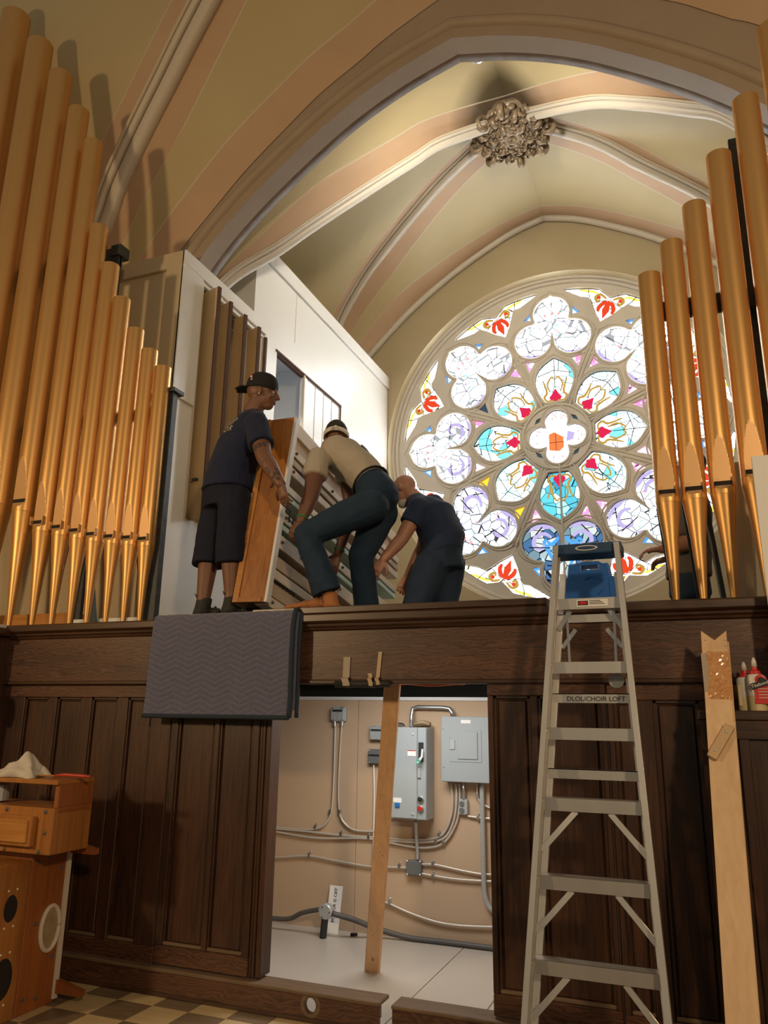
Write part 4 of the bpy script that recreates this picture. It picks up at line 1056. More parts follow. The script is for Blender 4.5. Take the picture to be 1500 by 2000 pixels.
bdg = MB(); bdg.poly([[(mid+.055*math.cos(a*PI/12), zc-.005+.013*math.sin(a*PI/12)) for a in range(24)]], lambda u, v, d: V((u, d, v)), tl.y-.044, tl.y-.039); bdg.build('maker_badge', 'white_card', LAD)
bdg = MB(); bdg.poly([[(mid+.047*math.cos(a*PI/12), zc-.005+.009*math.sin(a*PI/12)) for a in range(24)]], lambda u, v, d: V((u, d, v)), tl.y-.046, tl.y-.043); bdg.build('badge_field', 'cap_blue', LAD)
for s in (-1, 1):       # folded spreader braces
    z = steps[0]; q = railpt(s, z)
    MB().bar(V((q.x-s*.07, q.y+.03, z-.04)), V((q.x-s*.012, q.y+.03, z-.13)), .022, .008, (0,1,0)).build('spreader', 'steel', LAD)
    MB().bar(V((q.x-s*.05, q.y+.05, z-.02)), V((q.x-s*.055, q.y+.05, z-.36)), .012, .006, (0,1,0)).build('spreader', 'steel', LAD)
    MB().bar(V((q.x-s*.09, q.y+.055, z-.13)), V((q.x-s*.02, q.y+.055, z-.22)), .02, .006, (0,1,0)).build('spreader', 'steel', LAD)
q = railpt(1, steps[0])
MB().lathe([(.0, -.008), (.036, -.008), (.036, .008), (.0, .008)], V((q.x-.058, q.y+.045, steps[0]-.38)), 20, (V((1,0,0)), V((0,0,1)), V((0,1,0)))).build('pulley_disc', 'galv', LAD)

# ------------------------------------------------------------------ pale board with notched top, cabinet, bottles at the right
pt0 = atY(1395, 1242, -.20); pb0 = atY(1449, 1990, -.68)
dp = (pb0-pt0); pbt = pt0 + dp*((0.0-pt0.z)/dp.z)
PB = thing('notched_board', pbt, 'long pale board with a notched top leaning beside the ladder', 'board')
dz_ = (pt0-pbt).normalized(); dx_ = V((1,0,0)); dx_ = (dx_-dz_*dx_.dot(dz_)).normalized(); dn_ = dx_.cross(dz_)   # points to -y?
if dn_.y > 0: dn_ = -dn_
Lp = (pt0-pbt).length; hw_ = .060
def pfn(u, v, d): return pbt + dx_*u + dz_*v + dn_*d
MB().poly([[(-hw_, 0.01), (hw_, 0.01), (hw_*.92, Lp+.02), (0, Lp-.03), (-hw_, Lp+.02)]], pfn, 0, .02).build('board', 'pine_v', PB, bevel=.002)
MB().poly([[(-hw_*.9, 0.01), (hw_*1.08, 0.01), (hw_*1.06, Lp-.03), (-hw_*.9, Lp-.03)]], pfn, -.03, 0).build('backing_board', 'pine_v', PB)
MB().poly([[(-hw_, .0+.02), (hw_, .02), (hw_, Lp-.43), (0.02, Lp-.47), (-.02, Lp-.43), (-hw_, Lp-.43)]], pfn, .02, .026).build('facing', 'pine_v', PB)
MB().poly([[(-.045, Lp-.285), (.062, Lp-.285), (.058, Lp-.07), (-.042, Lp-.07)]], pfn, .02, .030).build('leather_patch', 'leather', PB) if False else None
rnd = random.Random(5); rows = []
for i in range(25):
    row = []
    for j in range(13):
        e = 0 if i in (0, 24) or j in (0, 12) else 1; row.append(pfn(-.040+.100*j/12 - (.012*math.sin(PI*i/24) if j == 0 else 0), Lp-.325+.235*i/24, .021 + e*rnd.uniform(.001, .008)))
    rows.append(row)
MB().loft(rows, False, False).build('amber_packet', 'film', PB, recalc=False)
MB().poly([[(-.06, Lp-.29), (-.045, Lp-.29), (-.032, Lp-.2), (-.045, Lp-.10), (-.066, Lp-.10)]], pfn, .02, .024).build('packet_edge', 'tape_grey', PB)
kk = MB(); kc = pfn(-.005, Lp-.53, .038); kd = (dx_*.5+dz_*.86).normalized(); kn = dn_; ks = kd.cross(kn)
kk.obox(kc, ks, kn, kd, (.022, .014, .085)); kk.build('toggle_block', 'bracket_wood', PB, bevel=.002)
for e in (-.05, .05): MB().ball(kc + kd*e + kn*.014, .007, .004, .007, n=8).build('screw', 'galv', PB)
for (u, v) in ((-.04, Lp-.03), (.045, Lp-.03), (.048, Lp-.06), (-.04, Lp-.10)): MB().ball(pfn(u, v, .021), .005, .003, .005, n=8).build('screw', 'galv', PB)
CAB = thing('oak_cabinet', (.5, -.12, 0), 'dark oak cabinet at right with glue bottles on top', 'cabinet')
zt2 = 1.665
MB().box((0.0, -.24, 0), (1.0, -.05, zt2-.045)).build('carcass', 'oak_v', CAB)
MB().box((-.012, -.262, zt2-.045), (1.0, -.04, zt2)).build('cabinet_top', 'oak_mould', CAB, bevel=.005)
MB().box((0.0, -.258, 0), (.05, -.24, zt2-.045)).build('stile', 'oak_v', CAB, bevel=.003)
MB().box((.05, -.258, zt2-.13), (1.0, -.24, zt2-.045)).build('rail', 'oak_mould', CAB, bevel=.003)
MB().box((.16, -.258, .1), (.205, -.24, zt2-.13)).build('stile', 'oak_v', CAB, bevel=.003)
MB().box((.045, -.262, .45), (.06, -.255, 1.05)).build('white_strip', 'cloth_white_strip', CAB)
for i, (px, yb, lab) in enumerate(((1461, -.15, 'white glue bottle with red cap, the far one beside the pale board'), (1482, -.195, 'white glue bottle with red cap and red label, nearest the picture edge'))):
    g0 = atY(px, 1385, yb); H = .228 if i == 0 else .245
    B = thing('glue_bottle', (g0.x, yb, zt2), lab, 'glue bottle', 'glue bottles on the oak cabinet')
    ax = (V((1,0,0)), V((0,.72,0)), V((0,0,1)))
    w = .040
    MB().lathe([(w*.96, 0), (w, .01), (w*1.0, H*.28)], (g0.x, yb, zt2), 24, ax).build('glue_fill', 'glue_cream', B, smooth=True, auto=50)
    MB().lathe([(w, H*.28), (w*1.02, H*.5), (w*1.0, H*.62), (w*.86, H*.68), (w*.42, H*.70)], (g0.x, yb, zt2), 24, ax).build('bottle_body', 'bottle_white', B, smooth=True, auto=50)
    MB().lathe([(w*.62, H*.695), (w*.62, H*.75), (w*.34, H*.77), (w*.30, H*.83)], (g0.x, yb, zt2), 24, ax).build('cap', 'bottle_red', B, smooth=True, auto=40)
    MB().lathe([(w*.32, H*.83), (w*.27, H*.93), (w*.14, H*1.0), (.001, H*1.01)], (g0.x, yb, zt2), 20, ax).build('nozzle', 'bottle_white', B, smooth=True)
    if i == 1:
        MB().box((g0.x-.012, yb-.0325, zt2+H*.13), (g0.x+.05, yb-.0285, zt2+H*.50)).build('label', 'bottle_red', B)
        MB().ball(V((g0.x+.02, yb-.030, zt2+H*.58)), .026, .004, .024, n=16).build('label_crest', 'bottle_red', B)
        MB().ball(V((g0.x+.022, yb-.033, zt2+H*.565)), .017, .004, .016, n=16).build('label_emblem', 'black_ink', B)
        bb_ = MB().obox(V((g0.x+.02, yb-.035, zt2+H*.50)), V((.95,0,.3)), V((0,1,0)), V((-.3,0,.95)), (.048, .003, .014)).build('label_band', 'black_ink', B)
        text_part('Titebond', .021, (g0.x-.022, yb-.039, zt2+H*.50-.020), (.95,0,.3), (-.3,0,.95), 'white_card', B)
        for r_ in range(4): MB().box((g0.x+.004, yb-.034, zt2+H*(.40-.055*r_)), (g0.x+.046, yb-.0322, zt2+H*(.415-.055*r_))).build('label_line', 'print_cream', B)
    else:
        MB().box((g0.x-.036, yb-.024, zt2+H*.1), (g0.x-.020, yb-.012, zt2+H*.52)).build('label', 'label_yellow', B)
wbx = atY(1467, 893, -.2)
wb = MB().box((wbx.x, -.215, zt2), (wbx.x+.6, -.19, wbx.z)).build('white_board', 'white_card', bevel=.002)
tag(wb, 'plain white board standing at the right picture edge', 'board')

# ------------------------------------------------------------------ wooden organ parts at the lower left
CH = thing('organ_chest', (-3.9, -.5, 0), 'red-brown wooden organ chest with a round leathered hole, standing on the floor', 'wooden chest')
MB().box((-4.35, -.64, 0), (-3.60, -.36, .84)).build('body', 'red_wood', CH, bevel=.004)
MB().box((-3.605, -.375, .02), (-3.585, -.345, .88)).build('white_edge_strip', 'cloth_white_strip', CH)
hc = V((-3.6, atX(96, 1812, -3.6).y, atX(96, 1812, -3.6).z))
MB().lathe([(.0, -.002), (.062, -.002), (.066, .004)], hc, 24, (V((0,1,0)), V((0,0,1.6)), V((1,0,0)))).build('hole', 'leather', CH)
MB().tube([hc + V((.006, .070*math.cos(a*PI/12), .118*math.sin(a*PI/12))) for a in range(25)], .013, 8).build('leather_ring', 'cloth_white_strip', CH, smooth=True)
for (py_, pz_) in ((-.60, .78), (-.52, .80), (-.60, .08), (-.5, .06), (-.41, .72), (-.41, .25), (-.56, .45), (-.41, .5)): MB().ball(V((-3.598, py_, pz_)), .008, .012, .012, n=8).build('screw', 'flex_dark', CH)
for z in (.80, .05):
    MB().poly([[(-3.60, z), (-3.40, z+.0), (-3.40, z+.03), (-3.60, z+.07)]], lambda u, v, d: V((u, d, v)), -.37, -.33).build('peg', 'red_wood', CH)
C2 = thing('organ_chest', (-3.9, -.8, 0), 'amber wooden chest with white edge tape and two oval holes at the left edge', 'wooden chest')
MB().box((-4.35, -.97, 0), (-3.60, -.645, .80)).build('body', 'orange_wood', C2, bevel=.004)
MB().box((-4.3, -.975, .05), (-3.70, -.965, .74)).build('front_panel', 'amber_wood', C2)
MB().box((-3.66, -.98, .0), (-3.60, -.96, .80)).build('edge_tape', 'cloth_white_strip', C2); MB().box((-4.35, -.98, .74), (-3.6, -.955, .805)).build('edge_tape', 'cloth_white_strip', C2)
for z, rr in ((.57, .042), (.22, .065)):
    MB().lathe([(.0, .003), (rr, .003), (rr+.004, -.002)], V((-3.598, -.76, z)), 24, (V((0,1,0)), V((0,0,1.5)), V((1,0,0)))).build('hole', 'slot_black', C2)
    for k in range(4): MB().ball(V((-3.597, -.76+.03*(-1)**k, z+(rr*1.5+.03)*(1 if k < 2 else -1))), .005, .006, .006, n=6).build('tack', 'white_card', C2)
C3 = thing('organ_drawer_unit', (-3.85, -.6, .84), 'amber drawer unit with an open tray top, on the wooden chests', 'drawer unit')
xr_ = -3.41
MB().box((-4.35, -.72, .845), (xr_, -.42, 1.09)).build('body', 'orange_wood', C3, bevel=.004)
d_ = MB().box((-4.35, -.755, .885), (xr_-.115, -.72, 1.045)).build('drawer_front', 'orange_wood', C3, bevel=.004); sub(d_, C3)
MB().box((-4.33, -.766, .905), (xr_-.14, -.752, 1.025)).build('drawer_panel', 'amber_wood', d_, bevel=.004)
for (x_, z_) in ((xr_-.06, 1.07), (xr_-.35, 1.07), (xr_-.05, .96), (xr_-.08, .86), (xr_-.33, .86)): MB().ball(V((x_, -.722, z_)), .012, .006, .012, n=8).build('screw', 'flex_dark', C3)
MB().box((-4.35, -.72, 1.215), (xr_, -.42, 1.24)).build('tray_top', 'orange_wood', C3, bevel=.003)
MB().box((xr_-.03, -.70, 1.09), (xr_, -.42, 1.215)).build('tray_side', 'red_wood', C3, bevel=.003)
MB().box((xr_-.002, -.69, 1.065), (xr_+.004, -.44, 1.085)).build('side_strip', 'red_wood', C3)
MB().tube([V((-3.95, -.6, 1.10)), V((-3.95, -.6, 1.19))], .05, 12).build('jar', 'galv', C3)
# rag and scraper on top
rg = thing('cotton_rag', (-3.78, -.55, 1.24), 'crumpled pale cotton rag lying on the drawer unit', 'rag')
rows = []
for i in range(29):
    u = i/28; row = []
    for j in range(21):
        v = j/20; x = -4.0 + .36*u + .02*math.sin(v*9); y = -.70 + .20*v + .02*math.sin(u*11)
        e = math.sin(PI*u)**.6*math.sin(PI*v)**.5
        z = 1.243 + e*(.035 + .028*abs(math.sin(u*8+v*5)) + .022*abs(math.sin(v*10-u*4))) + (.085*max(0, 1-abs(u-.62)*5)*max(0, 1-abs(v-.55)*2.6))
        row.append(V((x, y, z)))
    rows.append(row)
ro_ = MB().loft(rows, False, False).build('rag_cloth', 'rag', rg, smooth=True, recalc=False); t_ = ro_.modifiers.new('t', 'SOLIDIFY'); t_.thickness = .006; t_.offset = 1
sc_ = thing('scraper', (-3.55, -.65, 1.24), 'red-handled scraper with a dark blade on the drawer unit', 'hand tool')
h0 = atY(108, 1523, -.60); h1 = atY(172, 1519, -.60)
hz_ = 1.255
MB().tube([V((h0.x, -.60, hz_)), V((h0.x+.06, -.595, hz_+.006)), V((h1.x-.05, -.59, hz_+.004)), V((h1.x, -.585, hz_+.002))], [.010, .014, .013, .011], 10, flat=.7).build('handle', 'tool_red', sc_, smooth=True)
MB().tube([V((h0.x-.16, -.63, hz_-.006)), V((h0.x, -.605, hz_))], [.012, .008], 8, flat=.5).build('shank', 'amber_wood', sc_)
MB().tube([V((h0.x-.36, -.66, hz_-.008)), V((h0.x-.15, -.63, hz_-.006))], [.010, .013], 8, flat=.5).build('blade', 'black_ink', sc_)

# ------------------------------------------------------------------ electrical closet
YW = 1.72
def wp_(px, py, d=0.0): p = atY(px, py, YW-d); return p
def wbox(mb, x0, y0, x1, y1, d0, d1):
    a = atY(x0, y0, YW-d1); b = atY(x1, y1, YW-d1)
    return mb.box((a.x, YW-d0, a.z), (b.x, YW-d1, b.z))
def gear(name, px, py, lab, cat, group=None):
    p = wp_(px, py); return thing(name, (p.x, YW, p.z), lab, cat, group)
g = gear('junction_box', 660, 1410, 'galvanised junction box at the top with two conduits hanging from it', 'electrical box')
wbox(MB(), 649, 1380, 674, 1409, 0, .05).build('box', 'galv', g, bevel=.006)
wbox(MB(), 646, 1384, 671, 1407, .05, .058).build('cover', 'galv', g, bevel=.004)
wbox(MB(), 649, 1386, 668, 1390, .058, .062).build('label_strip', 'black_ink', g)
for k in ((651, 1382), (668, 1382), (651, 1405), (668, 1405), (659, 1393), (659, 1400)): p = wp_(*k, .06); MB().ball(p, .006, .004, .006, n=8).build('screw', 'steel', g)
for k in (654, 668): p = wp_(k, 1411, .025); MB().tube([p+V((0,0,.02)), p-V((0,0,.03))], .016, 10).build('connector', 'steel', g)
g = gear('junction_box', 733, 1445, 'galvanised junction box left of the motor starter', 'electrical box')
wbox(MB(), 722, 1417, 748, 1446, 0, .05).build('box', 'galv', g, bevel=.006); wbox(MB(), 722, 1419, 748, 1445, .05, .058).build('cover', 'galv', g, bevel=.004)
wbox(MB(), 724, 1424, 745, 1428, .058, .062).build('label_strip', 'black_ink', g)
g = gear('junction_box', 730, 1490, 'dark grey box with a printed label strip, behind the stud', 'electrical box')
wbox(MB(), 719, 1463, 744, 1492, 0, .05).build('box', 'box_dark', g, bevel=.004); wbox(MB(), 720, 1473, 741, 1477, .05, .054).build('label_strip', 'black_ink', g)
for k in ((721, 1465), (742, 1465), (721, 1489), (742, 1489)): p = wp_(*k, .05); MB().ball(p, .005, .004, .005, n=8).build('screw', 'steel', g)
g = gear('junction_box', 807, 1710, 'dark square box low on the wall where conduits meet', 'electrical box')
wbox(MB(), 793, 1680, 822, 1711, 0, .05).build('box', 'box_dark', g, bevel=.004)
for k in ((795, 1682), (820, 1683), (795, 1708), (820, 1709)): p = wp_(*k, .05); MB().ball(p, .007, .005, .007, n=8).build('screw', 'steel', g)
# motor starter
g = gear('motor_starter', 808, 1600, 'tall grey motor starter cabinet with black disconnect handle', 'electrical cabinet')
wbox(MB(), 757, 1418, 846, 1604, .0, .02).build('back_plate', 'drywall_tan', g)
wbox(MB(), 768, 1420, 833, 1603, .02, .20).build('body', 'panel_grey', g, bevel=.004)
wbox(MB(), 764, 1420, 814, 1600, .20, .212).build('door', 'panel_grey', g, bevel=.004)
wbox(MB(), 815.5, 1421, 832, 1602, .20, .208).build('handle_plate', 'panel_grey', g, bevel=.003)
wbox(MB(), 817, 1450, 826, 1488, .208, .222).build('handle_slot', 'black_ink', g, bevel=.002)
a_, b_ = wp_(825, 1463, .24), wp_(816, 1490, .25)
MB().tube([a_, wp_(824, 1478, .25), b_], [.007, .009, .014], 8).build('disconnect_handle', 'white_card', g)
wbox(MB(), 813.5, 1483, 820, 1492, .25, .262).build('handle_tip', 'green_mark', g, bevel=.002)
wbox(MB(), 815, 1500, 821, 1520, .208, .222).build('latch', 'galv', g, bevel=.003)
wbox(MB(), 796, 1465, 812, 1477, .212, .215).build('warning_sticker', 'white_card', g); wbox(MB(), 796, 1465, 812, 1467, .215, .217).build('sticker_head', 'red_button', g)
wbox(MB(), 768, 1558, 784, 1568, .212, .215).build('tag_card', 'white_card', g); wbox(MB(), 771, 1568, 780, 1577, .212, .222).build('blue_button', 'blue_button', g, bevel=.002)
for py_, m in ((1561, 'black_ink'), (1579, 'red_button')):
    p = wp_(822, py_, .21); MB().lathe([(.024, 0), (.024, .012), (.018, .014)], p, 20, (V((1,0,0)), V((0,0,1)), V((0,-1,0)))).build('button_ring', 'steel', g); MB().lathe([(.017, .012), (.016, .024), (.002, .026)], p, 20, (V((1,0,0)), V((0,0,1)), V((0,-1,0)))).build('push_button', m, g)
for py_ in (1434, 1590): p = wp_(806, py_, .212); MB().ball(p, .012, .008, .012, n=10).build('door_screw', 'galv', g)
wbox(MB(), 774, 1424, 777, 1429, .212, .215).build('corner_mark', 'green_mark', g)
rw = MB(); a = wp_(826, 1418, .08); rw.tube([a+V((-.07, 0, .015)), a+V((0, 0, .03)), a+V((.06, 0, .015))], .026, 8, flat=.6)
tag(rw.build('rag_roll', 'leather', smooth=True), 'small brown roll lying on top of the motor starter', 'roll')
# breaker panel
g = gear('breaker_panel', 908, 1530, 'wide grey breaker panel with a small hinged door', 'electrical cabinet')
wbox(MB(), 864, 1402, 965, 1530, 0, .10).build('body', 'panel_grey', g)
wbox(MB(), 861, 1399, 968, 1531, .10, .108).build('cover', 'panel_grey', g, bevel=.004)
wbox(MB(), 877, 1425, 941, 1490, .108, .112).build('trim', 'panel_grey', g, bevel=.002); dd = wbox(MB(), 893, 1429, 933, 1484, .112, .120).build('door', 'panel_grey', g, bevel=.006)
wbox(MB(), 878, 1445, 888, 1464, .112, .120).build('latch', 'galv', g, bevel=.002); wbox(MB(), 900, 1406, 919, 1413, .108, .110).build('label', 'white_card', g)
for k in ((867, 1423), (867, 1498)): p = wp_(*k, .108); MB().ball(p, .007, .005, .007, n=8).build('screw', 'steel', g)
# duplex outlet
g = gear('outlet_box', 904, 1592, 'small metal box with a duplex outlet under the breaker panel', 'outlet')
wbox(MB(), 896, 1561, 913, 1592, 0, .04).build('box', 'galv', g, bevel=.006)
for py_ in (1570, 1583): p = wp_(902, py_, .041); MB().lathe([(.001, .004), (.019, .004), (.02, 0)], p, 16, (V((1,0,0)), V((0,0,1)), V((0,-1,0)))).build('socket', 'box_dark', g)
# conduits: each its own run
def run(pts, r, lab, m='conduit', d=.02, clips=(), name='conduit', n=40, rigid=False):
    P = [atY(p[0], p[1], YW-(p[2] if len(p) > 2 else d)) for p in pts]
    C_ = thing(name, P[0], lab, 'conduit', 'conduits on the closet wall')
    MB().tube(P if rigid else bez(P, n), r, 8).build('pipe_run', m, C_, smooth=True)
    for c in clips:
        p = atY(c[0], c[1], YW-d); MB().box((p.x-.012, YW-.03, p.z-.01), (p.x+.012, YW, p.z+.022)).build('strap', 'steel', C_, bevel=.003)
        MB().ball(V((p.x, YW-.004, p.z+.03)), .007, .006, .007, n=8).build('strap_screw', 'steel', C_)
    return C_
run([(655, 1412), (654, 1450), (652, 1520), (648, 1580), (640, 1603), (625, 1616), (600, 1620), (560, 1618), (500, 1614)], .0085, 'armoured cable from the top box curving away to the left', clips=((616, 1617), (645, 1587)))
run([(668, 1412), (664, 1470), (661, 1540), (663, 1585), (672, 1607), (692, 1621), (725, 1624), (745, 1625)], .0085, 'armoured cable from the top box curving right behind the stud', clips=((663, 1587),))
run([(498, 1616), (540, 1619), (600, 1624), (670, 1632), (740, 1636), (800, 1640), (850, 1637), (870, 1622), (882, 1590), (884, 1560), (881, 1530)], .0085, 'upper long armoured cable rising to the breaker panel', clips=((666, 1631), (858, 1632)))
run([(498, 1618), (540, 1625), (620, 1637), (700, 1637), (760, 1642), (820, 1645), (866, 1638), (886, 1604), (892, 1560), (890, 1530)], .0085, 'middle long armoured cable rising to the breaker panel', clips=((720, 1637), (851, 1645)))
run([(740, 1640), (780, 1650), (830, 1656), (868, 1645), (892, 1605), (898, 1560), (897, 1530)], .0085, 'lowest armoured cable with yellow tape rising to the breaker panel', clips=((866, 1648),))
run([(730, 1492), (731, 1560), (729, 1650), (727, 1690)], .006, 'thin white conduit dropping from the dark box', m='white_card')
run([(812, 1604, .1), (813, 1630, .06), (815, 1660, .04), (815, 1678, .03)], .014, 'ribbed flexible conduit below the motor starter', m='galv')
run([(495, 1676), (550, 1674), (605, 1672), (660, 1682), (720, 1692), (770, 1694), (794, 1695)], .008, 'cable running from the left to the low square box', clips=((604, 1672), (780, 1693)))
run([(822, 1688), (850, 1689), (900, 1700), (940, 1707), (975, 1708)], .008, 'upper cable leaving the low square box to the right', clips=((846, 1689),))
run([(822, 1706), (850, 1711), (900, 1718), (975, 1722)], .008, 'lower cable leaving the low square box to the right', clips=((846, 1712),))
run([(745, 1760), (760, 1765), (800, 1783), (850, 1800), (900, 1808), (975, 1811)], .009, 'pale cable low on the wall behind the stud', clips=((761, 1764),))
run([(914, 1594), (935, 1597), (975, 1600)], .008, 'short cable leaving the duplex outlet', clips=((934, 1599),))
run([(932, 1530), (933, 1555), (942, 1570), (975, 1586)], .008, 'short cable leaving the breaker panel at right', clips=((932, 1557),))
run([(941, 1530), (943, 1620), (945, 1720), (948, 1752), (956, 1772), (975, 1790)], .019, 'thick grey conduit dropping from the breaker panel', m='galv', d=.035)
run([(803, 1420, .1), (804, 1396, .06), (806, 1384, .05), (815, 1381, .05), (865, 1382, .05), (878, 1384, .05), (883, 1392, .05), (884, 1402, .05)], .016, 'steel conduit bridging motor starter and breaker panel', m='steel', rigid=True)
run([(748, 1430, .03), (757, 1417, .04), (764, 1414, .04), (772, 1414, .05), (786, 1414, .06), (790, 1421, .08)], .010, 'short flexible conduit over the stud top into the starter', m='steel')
run([(905, 1530, .05), (906, 1562, .03)], .012, 'short steel nipple between panel and outlet', m='steel', rigid=True)
# floor conduit, round box, sign
rb = wp_(637, 1780, .25)
g = thing('round_junction_box', (rb.x, YW-.25, 0), 'round grey junction box on a black stub above the closet floor', 'electrical box')
MB().lathe([(.0, -.03), (.055, -.03), (.055, .02), (.048, .028), (.0, .028)], rb, 24, (V((1,0,0)), V((0,0,1)), V((0,-1,0)))).build('box', 'galv', g, smooth=True, auto=40)
MB().tube([rb+V((-.008, 0, -.045)), V((rb.x-.02, rb.y, 0.0))], .026, 12).build('stub', 'rubber_black', g)
for a in (0, 2.1, 4.2): MB().ball(rb+V((.04*math.cos(a), -.03, .04*math.sin(a))), .005, .004, .005, n=6).build('screw', 'black_ink', g)
P = [rb+V((-.05, 0, .01)), atY(590, 1783, YW-.22), atY(560, 1795, YW-.2), atY(500, 1790, YW-.2)]
for q in P: q.z = max(q.z, .02)
C_ = MB().tube(bez(P, 24), .018, 10).build('flexible_conduit', 'flex_dark', smooth=True); tag(C_, 'dark flexible conduit from the round box to the left jamb', 'conduit')
P = [rb+V((.05, 0, -.01)), atY(690, 1796, YW-.2), atY(740, 1815, YW-.1), atY(800, 1832, YW-.06), atY(870, 1843, YW-.05), atY(975, 1858, YW-.05)]
for q in P: q.z = max(q.z, .02)
C_ = MB().tube(bez(P, 30), .02, 10).build('flexible_conduit', 'flex_dark', smooth=True); tag(C_, 'dark flexible conduit lying along the closet wall to the right', 'conduit')
s0 = atY(668, 1733, YW-.06); s1 = atY(645, 1818, YW-.10)
g = thing('cardboard_sign', (s1.x, YW-.1, 0), 'white card on end reading POWER IS OFF against the closet wall', 'sign')
sx0, sx1, sz1 = s1.x-.045, s1.x+.065, s0.z
MB().add([(sx0, YW-.10, 0), (sx1, YW-.10, 0), (sx1, YW-.03, sz1), (sx0, YW-.03, sz1), (sx0, YW-.094, 0), (sx1, YW-.094, 0), (sx1, YW-.024, sz1), (sx0, YW-.024, sz1)], [(0,1,2,3),(7,6,5,4),(0,4,5,1),(1,5,6,2),(2,6,7,3),(3,7,4,0)]).build('card', 'white_card', g)
ud = V((0, .07, sz1)).normalized()
text_part('POWER IS OFF', .037, V((sx0+.070, YW-.10, 0)) + ud*.075 + V((0, -.003, 0)), ud, V((-1,0,0)), 'black_ink', g)
st0 = atY(728, 1893, .55); 
# stud
a0 = atZ(727, 1897, 0.0); ST = thing('wooden_stud', a0, 'bare wooden stud propped upright in the closet opening', 'stud')
yt = .20
top = atY(768, 1318, yt)
d_ = (top-a0).normalized(); sxv = V((1,0,0)); sxv = (sxv - d_*sxv.dot(d_)).normalized(); nv = sxv.cross(d_)
L_ = (top-a0).length
MB().obox(a0 + d_*(L_/2), sxv, nv, d_, (.050, .019, L_/2)).build('stud_body', 'stud', ST, bevel=.005)
nf = -nv if nv.y > 0 else nv
text_part('B', .035, a0 + d_*.09 - sxv*.005 + nf*.0185, sxv, d_, 'flex_dark', ST)
for (u, v) in ((-.01, .27), (.0, .86), (.02, .84), (-.02, .88), (.01, .03)): MB().ball(a0 + d_*v + sxv*u + nf*.018, .004, .002, .004, n=6).build('nail_hole', 'black_ink', ST)
MB().ball(a0 + d_*(L_*.62) - sxv*.02 + nf*.0175, .012, .002, .016, n=12).build('knot', 'bracket_wood', ST)
# taped tube below the beam, tapes, orange cord
t0, t1 = atY(655, 1333, -.045), atY(762, 1333, -.045)
g = thing('taped_tube', (t0.x, -.045, t0.z-.02), 'dark tube taped under the beam edge above the opening', 'tube')
MB().tube([V((t0.x, -.045, t0.z-.01)), V((t1.x, -.045, t1.z-.008))], .020, 12).build('tube', 'rubber_black', g, smooth=True)
for (pxa, pya, pxb, pyb, w, m) in ((678, 1283, 676, 1338, .045, 'tape_grey'), (722, 1315, 724, 1338, .026, 'tape_tan'), (743, 1273, 738, 1336, .024, 'tape_tan')):
    p = atY(pxa, pya, -.026); q = atY(pxb, 1322, -.026); e = atY(pxb, pyb, -.066); e2 = V((e.x, -.03, e.z-.014))
    mb = MB(); pts = [p, q, V((q.x, -.05, q.z-.012)), V((e.x, -.0675, e.z+.01)), V((e.x, -.066, e.z-.004)), e2]
    mb.loft([[c - V((w/2, 0, 0)), c + V((w/2, 0, 0)), c + V((w/2, -.0015, 0)), c + V((-w/2, -.0015, 0))] for c in pts]).build('tape_strip', m, g)
P = [atY(775, 1331, .25), atY(800, 1335, .25), atY(845, 1338, .25), atY(890, 1335, .25), atY(912, 1331, .25)]
P = [V((q.x, .25, q.z)) for q in P]; P = [P[0]+V((-.03, 0, .12))] + P + [P[-1]+V((.03, 0, .12))]
tag(MB().tube(bez(P, 24), .009, 8).build('orange_cord', 'orange_cord', smooth=True), 'orange cord sagging under the beam behind the stud', 'cord')
# small leaf of dirt plug on closet floor
pg = atZ(692, 1826, .012)
tag(MB().tube([pg+V((-.03, 0, 0)), pg+V((.02, .01, .004))], .012, 8).build('cable_end', 'rubber_black', smooth=True), 'small black cable end lying on the closet floor', 'cable end')
